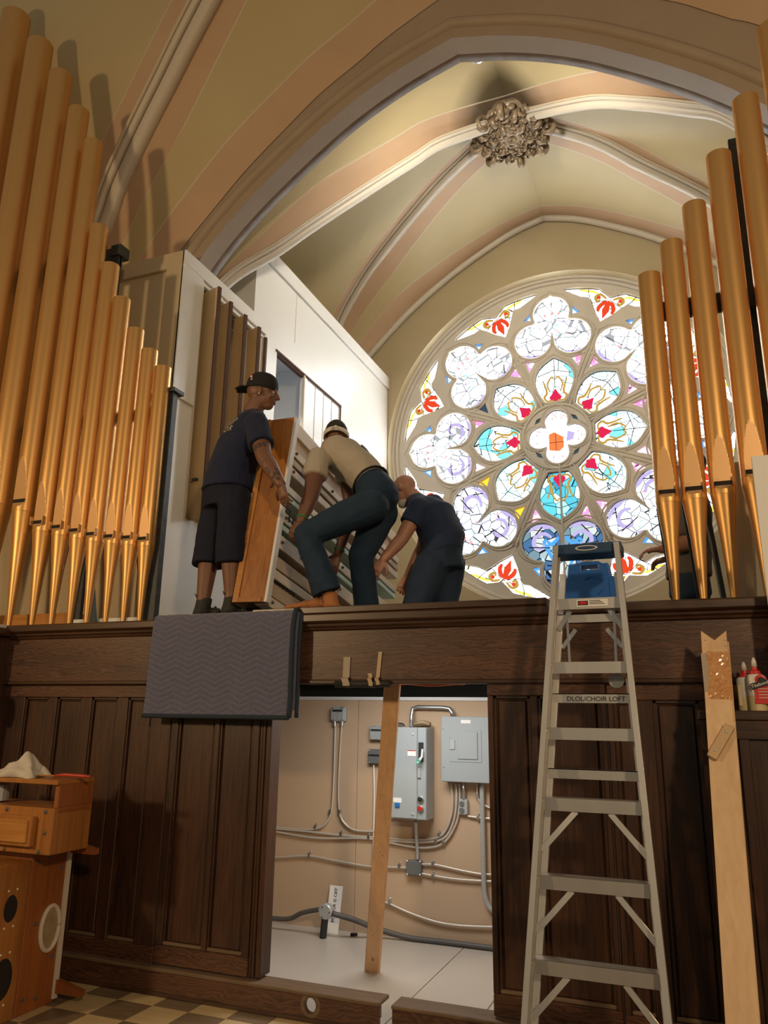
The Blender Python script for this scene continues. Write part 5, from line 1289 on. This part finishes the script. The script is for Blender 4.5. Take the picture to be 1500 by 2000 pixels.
# ------------------------------------------------------------------ people
ctex = bpy.data.textures.new('folds', 'CLOUDS'); ctex.noise_scale = .16; ctex.noise_depth = 2
def fuse(o, vox, smooth=4, folds=0.0):
    r = o.modifiers.new('fuse', 'REMESH'); r.mode = 'VOXEL'; r.voxel_size = vox; r.use_smooth_shade = True
    s = o.modifiers.new('soften', 'SMOOTH'); s.iterations = smooth; s.factor = .5
    if folds:
        d = o.modifiers.new('folds', 'DISPLACE'); d.texture = ctex; d.strength = folds; d.mid_level = .5; d.texture_coords = 'LOCAL'
    return o
def hand(mb, w, d, nrm, curl=.5, thumb=1, k=1.0, spread=.10):
    """palm and five fingers; w wrist, d finger direction, nrm back of the hand, thumb=+-1 side"""
    d = V(d).normalized(); nrm = V(nrm); nrm = (nrm - d*nrm.dot(d)).normalized(); s = d.cross(nrm).normalized()*thumb
    w = V(w)
    mb.ell_loft([(w, s*.026*k, nrm*.020*k), (w+d*.03*k, s*.036*k, nrm*.019*k), (w+d*.085*k, s*.043*k, nrm*.016*k), (w+d*.100*k, s*.038*k, nrm*.011*k)], 14)
    for i, (L, off) in enumerate(((.072, .031), (.080, .0105), (.075, -.0105), (.060, -.031))):
        p = w + d*(.088*k) + s*(off*k); ang = 0.0; dd = (d + s*(off*spread/.03)).normalized()
        r = (.0092, .0085, .0078)
        for j, f in enumerate((.46, .30, .24)):
            ang += curl*(.75, .9, .6)[j]
            v = dd*math.cos(ang) - nrm*math.sin(ang)
            q = p + v*(L*f*k); mb.cap_tube(p, r[j]*k, q, r[min(j+1, 2)]*k*.97, 8); p = q
    p = w + d*(.028*k) + s*(.030*k); v = (d*.55 + s*.75 - nrm*.25).normalized()
    q = p + v*(.040*k); mb.cap_tube(p, .0125*k, q, .0105*k, 8)
    v2 = (d*.85 + s*.30 - nrm*(.2+.4*curl)).normalized(); q2 = q + v2*(.034*k); mb.cap_tube(q, .0105*k, q2, .009*k, 8)
def head(mb, c, f, u, k=1.0, neck=None, nr=.058):
    f = V(f).normalized(); u = V(u); u = (u - f*u.dot(f)).normalized(); s = f.cross(u).normalized(); c = V(c); ax = (s, f, u)
    mb.ball(c + u*.018*k - f*.012*k, .077*k, .098*k, .088*k, ax, 20)           # skull
    mb.ball(c + f*.030*k - u*.030*k, .062*k, .066*k, .075*k, ax, 16)           # face
    mb.ball(c + f*.045*k - u*.082*k, .040*k, .042*k, .030*k, ax, 14)           # jaw and chin
    mb.ball(c + f*.082*k + u*.020*k, .046*k, .018*k, .014*k, ax, 12)           # brow
    mb.chain([(c + f*.094*k + u*.008*k, .009*k), (c + f*.112*k - u*.026*k, .013*k)], 8)   # nose
    mb.ball(c + f*.100*k - u*.030*k, .017*k, .012*k, .010*k, ax, 10)
    mb.ball(c + f*.092*k - u*.055*k, .024*k, .010*k, .006*k, ax, 10); mb.ball(c + f*.090*k - u*.066*k, .021*k, .010*k, .006*k, ax, 10)   # lips
    for q in (-1, 1):
        mb.ball(c + s*(q*.045*k) + f*.066*k - u*.024*k, .022*k, .02*k, .022*k, ax, 10)       # cheek
        mb.ball(c + s*(q*.080*k) - f*.006*k - u*.010*k, .008*k, .019*k, .031*k, ax, 12)      # ear
        mb.ball(c + s*(q*.083*k) - f*.016*k - u*.006*k, .008*k, .008*k, .026*k, ax, 10)
    if neck is not None:
        mb.chain([(c - u*.055*k - f*.018*k, nr*k), (V(neck), nr*1.12*k)], 14)
    return ax
def eyes(root, c, f, u, k=1.0):
    f = V(f).normalized(); u = V(u); u = (u - f*u.dot(f)).normalized(); s = f.cross(u).normalized(); c = V(c)
    for q in (-1, 1):
        e = MB().ball(c + s*(q*.032*k) + f*.078*k + u*.002*k, .0115*k, .009*k, .0075*k, (s, f, u), 10).build('eye', 'eye_white', root, smooth=True); sub(e, root)
        MB().ball(c + s*(q*.032*k) + f*.0845*k + u*.002*k, .005*k, .004*k, .006*k, (s, f, u), 8).build('pupil', 'black_ink', e, smooth=True)
        MB().tube([c + s*(q*(.018+.014*t)*k) + f*(.094-.006*t)*k + u*(.022+.004*math.sin(t*2))*k for t in (0, .5, 1, 1.6, 2)], .004*k, 6).build('eyebrow', 'hair_dark', root)
def shoe(root, heel_mid, f, z, L, W, H, m, sole='rubber_black', laces=True, name='shoe'):
    f = V(f); f.z = 0; f.normalize(); s = V((f.y, -f.x, 0)); b = V((heel_mid[0], heel_mid[1], z))
    mb = MB()
    mb.ell_loft([(b + V((0,0,.012)) - f*.03, s*.02, f*.02), (b + V((0,0,.03)) - f*.02, s*W*.40, f*.05), (b + V((0,0,H*.55)) + f*.0, s*W*.42, f*.055), (b + V((0,0,H)) + f*.01, s*W*.40, f*.055)], 16)
    for (t, w, h) in ((.10, .42, .075), (.40, .46, .070), (.62, .50, .058), (.82, .47, .045), (.95, .36, .036)):
        mb.ball(b + f*(L*t-.03) + V((0,0,h*.5+.012)), W*w, L*.16, h*.55, (s, f, V((0,0,1))), 14)
    o = fuse(mb.build(name, m, root, smooth=True), .008, 3); sub(o, root)
    sl = MB(); rows = []
    for zz in (0.0, .018):
        rows.append([b + f*(L*.42*math.cos(a*PI/10)+L*.38) + s*(W*.52*math.sin(a*PI/10)*(1.0 if math.cos(a*PI/10) > 0 else .86)) + V((0,0,zz)) for a in range(20)])
    sl.loft(rows).build('sole', sole, o)
    if laces:
        for t in range(3):
            p = b + f*(L*(.30+.09*t)) + V((0,0,.085-.012*t)); MB().tube([p - s*.022, p + V((0,0,.008)), p + s*.022], .004, 6).build('lace', sole, o)
        MB().tube([b + V((0,0,H)) - f*.05, b + V((0,0,H+.025)) - f*.062, b + V((0,0,H)) - f*.045 + s*.01], .003, 6).build('heel_loop', sole, o)
    return o
def limb(mb, pts): mb.chain(pts, 14)
def sleeve(mb, sh, el, t, r0, r1):
    sh = V(sh); el = V(el); e = sh.lerp(el, t); d = (e-sh).normalized(); a = d.orthogonal().normalized(); b = d.cross(a)
    mb.cap_tube(sh, r0, sh.lerp(e, .5), (r0+r1)/2, 14)
    mb.ell_loft([(sh.lerp(e, .1), a*r0*.98, b*r0*.98), (sh.lerp(e, .6), a*(r0+r1)/2, b*(r0+r1)/2), (e, a*r1, b*r1)], 16)
def hem_leg(mb, pts):
    """trouser leg with a flat hem; pts [(p, r)]"""
    mb.chain(pts[:-1], 16)
    (p0, r0), (p1, r1) = pts[-2], pts[-1]; d = (V(p1)-V(p0)).normalized(); a = d.orthogonal().normalized(); b = d.cross(a)
    mb.ell_loft([(V(p0), a*r0, b*r0), (V(p0).lerp(V(p1), .5), a*(r0+r1)/2, b*(r0+r1)/2), (V(p1), a*r1, b*r1)], 18)
A = atY
# ---- man in black cap, standing on the blanket
f1 = V((.60, .80, 0)).normalized(); s1 = V((f1.y, -f1.x, 0)); up = V((0,0,1))
z1 = 2.262
pel, wai, che, nek = A(443, 968, .22), A(448, 930, .22), A(472, 862, .22), A(493, 806, .22)
MAN1 = thing('person', (pel.x, .18, z1), 'person in backwards black cap, navy shirt and black shorts, standing on the blanket', 'person')
hd = A(513, 768, .22)
rsh, lsh = A(501, 828, .09), A(472, 842, .30)
rel, rwr = A(516, 893, .00), A(548, 945, -.035)
lel, lwr = A(508, 900, .48), A(545, 935, .30)
hpR, hpL = A(458, 975, .15), A(428, 975, .28)
knR, knL = A(452, 1068, .12), A(411, 1068, .24)
anR, anL = A(452, 1160, .13), A(397, 1172, .17)
sk = MB()
fh = V((.93, .36, -.12)); head(sk, hd, fh, V((.1, 0, 1)), 1.10, nek)
sk.ell_loft([(pel, s1*.15, f1*.10), (wai, s1*.14, f1*.10), (che, s1*.17, f1*.11), (che.lerp(nek, .6), s1*.15, f1*.08), (nek, s1*.06, f1*.06)], 18)
limb(sk, [(rsh, .074), (rsh.lerp(rel, .5), .068), (rel, .056), (rel.lerp(rwr, .35), .056), (rwr, .036)])
limb(sk, [(lsh, .07), (lel, .05), (lwr, .034)])
hand(sk, rwr, A(556, 985, -.03)-rwr, V((-.3, -.9, .1)), .55, 1, 1.05)
hand(sk, lwr, V((.3, -.6, -.5)), V((.2, .3, .8)), .6, -1, 1.0)
for h_, k_, a_ in ((hpR, knR, anR), (hpL, knL, anL)):
    limb(sk, [(h_, .09), (k_, .068), (k_.lerp(a_, .35), .070), (a_, .048), (V((a_.x, a_.y, z1+.05)), .046)])
fuse(sk.build('body', 'skin_brown', MAN1, smooth=True), .0055, 3)
sh = MB()
sh.ell_loft([(pel + V((0,0,.035)), s1*.222, f1*.185), (wai, s1*.212, f1*.175), (wai.lerp(che, .5), s1*.215, f1*.172), (che, s1*.222, f1*.165), (che.lerp(nek, .45), s1*.212, f1*.128), (che.lerp(nek, .75), s1*.185, f1*.105), (nek - V((0,0,.012)), s1*.10, f1*.080), (nek + V((0,0,.012)), s1*.068, f1*.066)], 24)
sleeve(sh, rsh, rel, .66, .090, .092); sleeve(sh, lsh, lel, .6, .080, .08)
shirt1 = fuse(sh.build('shirt', 'shirt_navy', MAN1, smooth=True), .010, 3, .022)
so_ = MB(); so_.ell_loft([(pel + V((0,0,.10)), s1*.18, f1*.145), (pel, s1*.20, f1*.168), (pel - V((0,0,.10)), s1*.195, f1*.16)], 20)
hem_leg(so_, [(hpR, .115), (hpR.lerp(knR, .6), .112), (knR + V((0,0,.02)), .110), (knR.lerp(anR, .36), .112)])
hem_leg(so_, [(hpL, .115), (hpL.lerp(knL, .6), .114), (knL + V((0,0,.02)), .112), (knL.lerp(anL, .36), .114)])
fuse(so_.build('shorts', 'shorts_black', MAN1, smooth=True), .010, 3, .02)
for a_, L_ in ((anR, .25), (anL, .25)):
    shoe(MAN1, (a_.x, a_.y), f1, z1-.012, .30, .125, .145, 'shoe_black')
# cap worn backwards
fu = V((.1, 0, 1)); fhn = fh.normalized(); un = (fu - fhn*fu.dot(fhn)).normalized(); sn = fhn.cross(un)
cc_ = hd + un*.034 - fhn*.010
cp_ = MB(); rows = []
for k in range(9):
    t = k/8; r = math.cos(t*PI/2*.98); h = math.sin(t*PI/2)
    rows.append([cc_ + un*(.012 + .108*h) + sn*(.098*(r**.7)*math.cos(2*PI*i/24)) + fhn*(.119*(r**.7)*math.sin(2*PI*i/24)) for i in range(24)])
rows = [[p - un*.028 for p in rows[0]]] + rows
cpo = cp_.loft(rows).build('cap', 'cap_black', MAN1, smooth=True); sub(cpo, MAN1)
br = MB(); rr_ = []
for k in range(6):
    t = k/5; d_ = -fhn*(.108 + .080*t) - un*(.012+.020*t*t)
    w = .075*math.sqrt(max(.02, 1-(t*.9)**2.4))
    rr_.append([cc_ + d_ + sn*(w*j/4) - un*(.010*(abs(j)/4)**2) for j in range(-4, 5)])
bo_ = br.loft(rr_, False, False).build('brim', 'cap_black', cpo, smooth=True, recalc=False); sm_ = bo_.modifiers.new('t', 'SOLIDIFY'); sm_.thickness = .005
MB().ball(cc_ + un*.122, .008, .008, .006).build('cap_button', 'cap_black', cpo)
lg_ = -fhn*.75 + sn*.66
for k in range(4): MB().ball(cc_ + lg_*(.100+.001*k) + un*(.035+.012*k) - (sn*.7+fhn*.7)*(.006*k-.01), .010, .006, .008, n=8).build('cap_emblem', 'print_red' if k % 2 else 'white_card', cpo)
eyes(MAN1, hd, fh, V((.1, 0, 1)), 1.10)
MB().ball(hd + sn*.095 - un*.040 - fhn*.004, .006, .006, .006, n=8).build('earring', 'white_card', MAN1)
# back print and forearm tattoo
bdir = -f1; tx = V((s1.x, s1.y, 0)); ctr = che.lerp(nek, .22) - f1*.12 + s1*.012
lean1 = (nek-pel).normalized()
for k, (tt, dz_) in enumerate((('OP', .035), ('OR', -.03))):
    text_part(tt, .072, ctr + lean1*dz_, tx, (lean1 - tx*lean1.dot(tx)), 'print_cream', MAN1, .0, 'shirt_print', shirt1)
for t in (.25, .4, .55, .7, .85):
    p = rel.lerp(rwr, t); r = .057 - .019*t
    dd_ = (rwr-rel).normalized(); nn_ = V((.35, -.9, .2)); nn_ = (nn_ - dd_*nn_.dot(dd_)).normalized()
    for a in (-.5, .1, .6):
        q = (nn_*math.cos(a) + dd_.cross(nn_)*math.sin(a)); MB().ball(p + q*(r-.001) + dd_*.02*math.sin(a*7+t*9), .013, .013, .004, (dd_, dd_.cross(q), q), 8).build('tattoo', 'tattoo', MAN1, smooth=True)
p = rsh.lerp(rel, .8)
for a in (-.6, 0, .6):
    dd_ = (rel-rsh).normalized(); nn_ = V((.2, -.95, 0)); nn_ = (nn_ - dd_*nn_.dot(dd_)).normalized(); q = nn_*math.cos(a) + dd_.cross(nn_)*math.sin(a)
    MB().ball(p + q*.0605, .022, .017, .004, (dd_, dd_.cross(q), q), 10).build('tattoo', 'tattoo', MAN1, smooth=True)

# ---- man in stone shirt bending over
z2 = 2.262
hip2, wai2, che2, nek2 = A(740, 974, .38), A(716, 931, .40), A(672, 893, .42), A(645, 870, .44)
MAN2 = thing('person', (hip2.x, .3, 2.06), 'person in stone shirt and dark jeans with white headband, bending over the wind chest', 'person')
lsh, rsh = A(622, 895, .25), A(668, 888, .60)
lel, lwr = A(608, 968, .14), A(588, 1017, .07)
rel, rwr = A(688, 1000, .66), A(660, 1082, .60)
hpL, hpR = A(724, 988, .26), A(742, 1002, .50)
knL, knR = A(598, 1045, .06), A(705, 1085, .42)
anL = A(640, 1160, .13); anR = V((knR.x+.02, .55, 2.16))
ax2 = (nek2-hip2).normalized(); lat2 = V((.10, -.97, .12)); lat2 = (lat2 - ax2*lat2.dot(ax2)).normalized(); bk2 = ax2.cross(lat2).normalized()
hd2 = A(657, 852, .47); f2 = V((-.35, .85, -.38)); u2 = V((-.15, .35, .9))
sk = MB(); head(sk, hd2, f2, u2, 1.02, nek2 + V((0, .02, 0)))
sk.ell_loft([(hip2, lat2*.15, bk2*.11), (wai2, lat2*.14, bk2*.10), (che2, lat2*.17, bk2*.11), (che2.lerp(nek2, .6), lat2*.14, bk2*.08), (nek2, lat2*.06, bk2*.06)], 18)
limb(sk, [(lsh, .070), (lsh.lerp(lel, .5), .066), (lel, .054), (lel.lerp(lwr, .35), .053), (lwr, .034)])
limb(sk, [(rsh, .066), (rel, .050), (rel.lerp(rwr, .35), .048), (rwr, .032)])
hand(sk, lwr, A(566, 1048, .05)-lwr, V((-.2, -.9, .2)), .6, -1, 1.0)
hand(sk, rwr, A(646, 1118, .58)-rwr, V((.3, -.9, 0)), .5, 1, 1.0)
for h_, k_, a_ in ((hpL, knL, anL), (hpR, knR, anR)): limb(sk, [(h_, .085), (k_, .055), (a_, .042), (a_ - V((0,0,.05)), .042)])
fuse(sk.build('body', 'skin_dark', MAN2, smooth=True), .0055, 3)
sh = MB()
sh.ell_loft([(hip2.lerp(wai2, .45), lat2*.172, bk2*.128), (wai2, lat2*.172, bk2*.13), (wai2.lerp(che2, .5), lat2*.182, bk2*.138), (che2, lat2*.20, bk2*.145), (che2.lerp(nek2, .5), lat2*.185, bk2*.115), (nek2 - ax2*.01, lat2*.095, bk2*.078), (nek2 + ax2*.02, lat2*.066, bk2*.062)], 24)
sleeve(sh, lsh, lel, .52, .080, .086); sleeve(sh, rsh, rel, .5, .078, .082)
fuse(sh.build('shirt', 'shirt_stone', MAN2, smooth=True), .010, 3, .022)
MB().ball(wai2.lerp(che2, .62) + (bk2 if bk2.z > 0 else -bk2)*.136 + lat2*.02, .05, .07, .012, (ax2, lat2, bk2), 12).build('shirt_print', 'print_blue', MAN2, smooth=True)
tr2 = MB(); tr2.ell_loft([(hip2.lerp(wai2, .72), lat2*.168, bk2*.125), (hip2.lerp(wai2, .3), lat2*.185, bk2*.148), (hip2, lat2*.182, bk2*.155), (hip2 - ax2*.06, lat2*.15, bk2*.125), (hip2 - ax2*.10, lat2*.08, bk2*.07)], 22)
hem_leg(tr2, [(hpL, .125), (hpL.lerp(knL, .5), .108), (knL, .085), (knL.lerp(anL, .5), .086), (anL.lerp(knL, .02), .100)])
hem_leg(tr2, [(hpR, .125), (hpR.lerp(knR, .5), .105), (knR, .085), (knR.lerp(anR, .5), .086), (anR, .098)])
fuse(tr2.build('trousers', 'jeans_teal', MAN2, smooth=True), .010, 3, .02)
MB().tube([hip2.lerp(wai2, .68) + lat2*(.176*math.cos(a*PI/12)) + bk2*(.134*math.sin(a*PI/12)) for a in range(25)], .015, 6, flat=.5).build('belt', 'black_ink', MAN2, smooth=True)
shoe(MAN2, (anL.x+.02, anL.y), V((-1, -.12, 0)), z2, .31, .11, .12, 'boot_tan', 'boot_tan')
shoe(MAN2, (anR.x+.02, anR.y), V((-1, 0, 0)), 2.062, .31, .11, .12, 'boot_tan', 'boot_tan')
f2n = f2.normalized(); u2n = (u2 - f2n*u2.dot(f2n)).normalized(); s2n = f2n.cross(u2n)
hr = MB(); rows = []
for k in range(8):
    t = k/7; r = math.cos(t*PI/2*.97); h = math.sin(t*PI/2)
    rows.append([hd2 + u2n*(.0 + .108*h) - f2n*.014 + s2n*(.086*r**.8*math.cos(2*PI*i/22)) + f2n*(.107*r**.8*math.sin(2*PI*i/22)) for i in range(22)])
hr.loft(rows).build('hair', 'hair_dark', MAN2, smooth=True)
hb_ = MB(); rows = []
for h in (-.036, .0):
    rows.append([hd2 + u2n*(h + .018*math.sin(2*PI*i/24)) - f2n*.012 + s2n*(.089*math.cos(2*PI*i/24)) + f2n*(.110*math.sin(2*PI*i/24)) for i in range(24)])
hbo = hb_.loft(rows, False).build('headband', 'white_cloth', MAN2, smooth=True); sub(hbo, MAN2); sm_ = hbo.modifiers.new('t', 'SOLIDIFY'); sm_.thickness = .006; sm_.offset = 1
kn_ = hd2 - f2n*.129 - u2n*.030
MB().ball(kn_, .013, .012, .014).build('knot', 'white_cloth', hbo, smooth=True)
for q in (-1, 1): MB().tube([kn_, kn_ + s2n*(q*.025) - u2n*.015 - f2n*.008, kn_ + s2n*(q*.045) - u2n*.04], [.010, .012, .008], 8, flat=.35).build('band_tail', 'white_cloth', hbo, smooth=True)
for w_, e_ in ((lwr, lel), (rwr, rel)):
    c = w_.lerp(e_, .10); dd_ = (e_-w_).normalized(); a = dd_.orthogonal().normalized(); b = dd_.cross(a)
    MB().tube([c + a*(.037*math.cos(t*PI/10)) + b*(.037*math.sin(t*PI/10)) for t in range(21)], .006, 6).build('wristband', 'green_band', MAN2, smooth=True)

# ---- bald man in blue shirt
hip3, wai3, che3, nek3 = A(858, 1098, .85), A(866, 1060, .85), A(845, 1003, .85), A(812, 975, .85)
MAN3 = thing('person', (hip3.x, .85, 2.06), 'bald person in blue shirt and jeans reaching down beside the rose window', 'person')
lsh, rsh = A(818, 992, .66), A(846, 985, 1.02)
lel, lwr = A(785, 1052, .58), A(750, 1092, .50)
rel, rwr = A(826, 1068, .98), A(797, 1125, .88)
hpL, hpR = A(842, 1105, .74), A(876, 1105, .96)
knL = A(812, 1185, .60); knR = A(868, 1185, .90)
anL = V((knL.x+.05, .72, 2.16)); anR = V((knR.x+.10, 1.0, 2.16))
ax3 = (nek3-hip3).normalized(); lat3 = V((.05, -1, .05)); lat3 = (lat3 - ax3*lat3.dot(ax3)).normalized(); bk3 = ax3.cross(lat3).normalized()
hd3 = A(789, 956, .84); f3 = V((-.80, .12, -.58)); u3 = V((-.5, .1, .85))
sk = MB(); head(sk, hd3, f3, u3, .97, nek3)
sk.ell_loft([(hip3, lat3*.16, bk3*.12), (wai3, lat3*.15, bk3*.12), (che3, lat3*.18, bk3*.12), (che3.lerp(nek3, .6), lat3*.15, bk3*.09), (nek3, lat3*.06, bk3*.06)], 18)
limb(sk, [(lsh, .064), (lsh.lerp(lel, .5), .058), (lel, .048), (lel.lerp(lwr, .35), .047), (lwr, .031)])
limb(sk, [(rsh, .064), (rel, .048), (rel.lerp(rwr, .35), .046), (rwr, .031)])
hand(sk, lwr, A(728, 1122, .46)-lwr, V((.2, -.9, .3)), .5, -1, 1.0)
hand(sk, rwr, A(780, 1160, .84)-rwr, V((.2, -.9, .2)), .7, -1, 1.0)
for h_, k_, a_ in ((hpL, knL, anL), (hpR, knR, anR)): limb(sk, [(h_, .09), (k_, .06), (a_, .042), (a_ - V((0,0,.05)), .042)])
fuse(sk.build('body', 'skin_fair', MAN3, smooth=True), .0055, 3)
sh = MB()
sh.ell_loft([(hip3.lerp(wai3, .25), lat3*.20, bk3*.165), (wai3, lat3*.20, bk3*.165), (wai3.lerp(che3, .5), lat3*.20, bk3*.16), (che3, lat3*.21, bk3*.155), (che3.lerp(nek3, .5), lat3*.19, bk3*.12), (nek3 - ax3*.01, lat3*.10, bk3*.08), (nek3 + ax3*.02, lat3*.068, bk3*.064)], 24)
sleeve(sh, lsh, lel, .55, .082, .082); sleeve(sh, rsh, rel, .5, .082, .082)
fuse(sh.build('shirt', 'shirt_blue', MAN3, smooth=True), .010, 3, .022)
tr3 = MB(); tr3.ell_loft([(hip3.lerp(wai3, .6), lat3*.19, bk3*.155), (hip3, lat3*.20, bk3*.17), (hip3 - ax3*.10, lat3*.18, bk3*.15)], 22)
hem_leg(tr3, [(hpL, .125), (hpL.lerp(knL, .5), .112), (knL, .095), (knL.lerp(anL, .6), .09), (anL, .095)])
hem_leg(tr3, [(hpR, .125), (hpR.lerp(knR, .5), .112), (knR, .095), (knR.lerp(anR, .6), .09), (anR, .095)])
fuse(tr3.build('jeans', 'trousers_blue', MAN3, smooth=True), .010, 3, .02)
for a_ in (anL, anR): shoe(MAN3, (a_.x+.02, a_.y), V((-1, 0, 0)), 2.062, .29, .105, .11, 'shoe_black')
f3n = f3.normalized(); u3n = (u3 - f3n*u3.dot(f3n)).normalized(); s3n = f3n.cross(u3n)
MB().ball(hd3 + f3n*.058 - u3n*.086, .045, .050, .034, (s3n, f3n, u3n), 14).build('beard', 'beard_grey', MAN3, smooth=True)
eyes(MAN3, hd3, f3, u3, .97)

# ---- person half hidden behind the right pipes
hip4, wai4, che4, nek4 = A(1346, 1135, .95), A(1346, 1090, .95), A(1345, 1005, .95), A(1349, 950, .95)
MAN4 = thing('person', (hip4.x, .95, 2.06), 'person in grey shirt mostly hidden behind the right gold pipes', 'person')
hd4 = A(1350, 912, .95); f4 = V((-.9, -.2, -.2)); u4 = V((0, 0, 1)); lat4 = V((.2, -.95, 0)).normalized(); bk4 = V((.95, .2, 0)).normalized()
lsh, rsh = A(1344, 985, .78), A(1352, 985, 1.14); lel, lwr = A(1342, 1062, .74), A(1292, 1072, .72); rel, rwr = A(1352, 1070, 1.15), A(1310, 1090, 1.1)
sk = MB(); head(sk, hd4, f4, u4, .95, nek4)
sk.ell_loft([(hip4, lat4*.15, bk4*.10), (wai4, lat4*.14, bk4*.10), (che4, lat4*.17, bk4*.11), (che4.lerp(nek4, .6), lat4*.14, bk4*.08), (nek4, lat4*.06, bk4*.06)], 18)
limb(sk, [(lsh, .06), (lel, .046), (lel.lerp(lwr, .35), .045), (lwr, .030)]); limb(sk, [(rsh, .06), (rel, .046), (rwr, .030)])
hand(sk, lwr, V((-1, -.05, -.05)), V((0, -.3, 1)), .6, 1, 1.0); hand(sk, rwr, V((-1, 0, -.2)), V((0, .2, 1)), .6, -1, 1.0)
hpL, hpR = hip4 + lat4*.09 - V((0,0,.03)), hip4 - lat4*.09 - V((0,0,.03))
legs4 = [(h_, h_*1.0 - V((0,0,.30)), V((h_.x, h_.y, 2.15))) for h_ in (hpL, hpR)]
for h_, k_, a_ in legs4: limb(sk, [(h_, .085), (k_, .058), (a_, .042), (V((a_.x, a_.y, 2.10)), .042)])
fuse(sk.build('body', 'skin_fair', MAN4, smooth=True), .007, 3)
sh = MB(); sh.ell_loft([(hip4 + V((0,0,.02)), lat4*.18, bk4*.14), (wai4, lat4*.175, bk4*.135), (che4, lat4*.195, bk4*.14), (che4.lerp(nek4, .55), lat4*.17, bk4*.11), (nek4, lat4*.07, bk4*.066)], 22)
sleeve(sh, lsh, lel, .85, .078, .075); sleeve(sh, rsh, rel, .85, .078, .075)
fuse(sh.build('shirt', 'shirt_grey', MAN4, smooth=True), .012, 3, .02)
tr4 = MB(); tr4.ell_loft([(hip4 + V((0,0,.06)), lat4*.165, bk4*.12), (hip4 - V((0,0,.10)), lat4*.17, bk4*.13)], 20)
for h_, k_, a_ in legs4: hem_leg(tr4, [(h_, .105), (k_, .085), (k_.lerp(a_, .5), .08), (a_, .085)])
fuse(tr4.build('jeans', 'jeans_teal', MAN4, smooth=True), .012, 3)
for h_, k_, a_ in legs4: shoe(MAN4, (a_.x, a_.y), V((-1, 0, 0)), 2.062, .28, .10, .10, 'shoe_black')
MB().ball(hd4 + V((.012, 0, .03)), .085, .082, .085).build('hair', 'hair_dark', MAN4, smooth=True)
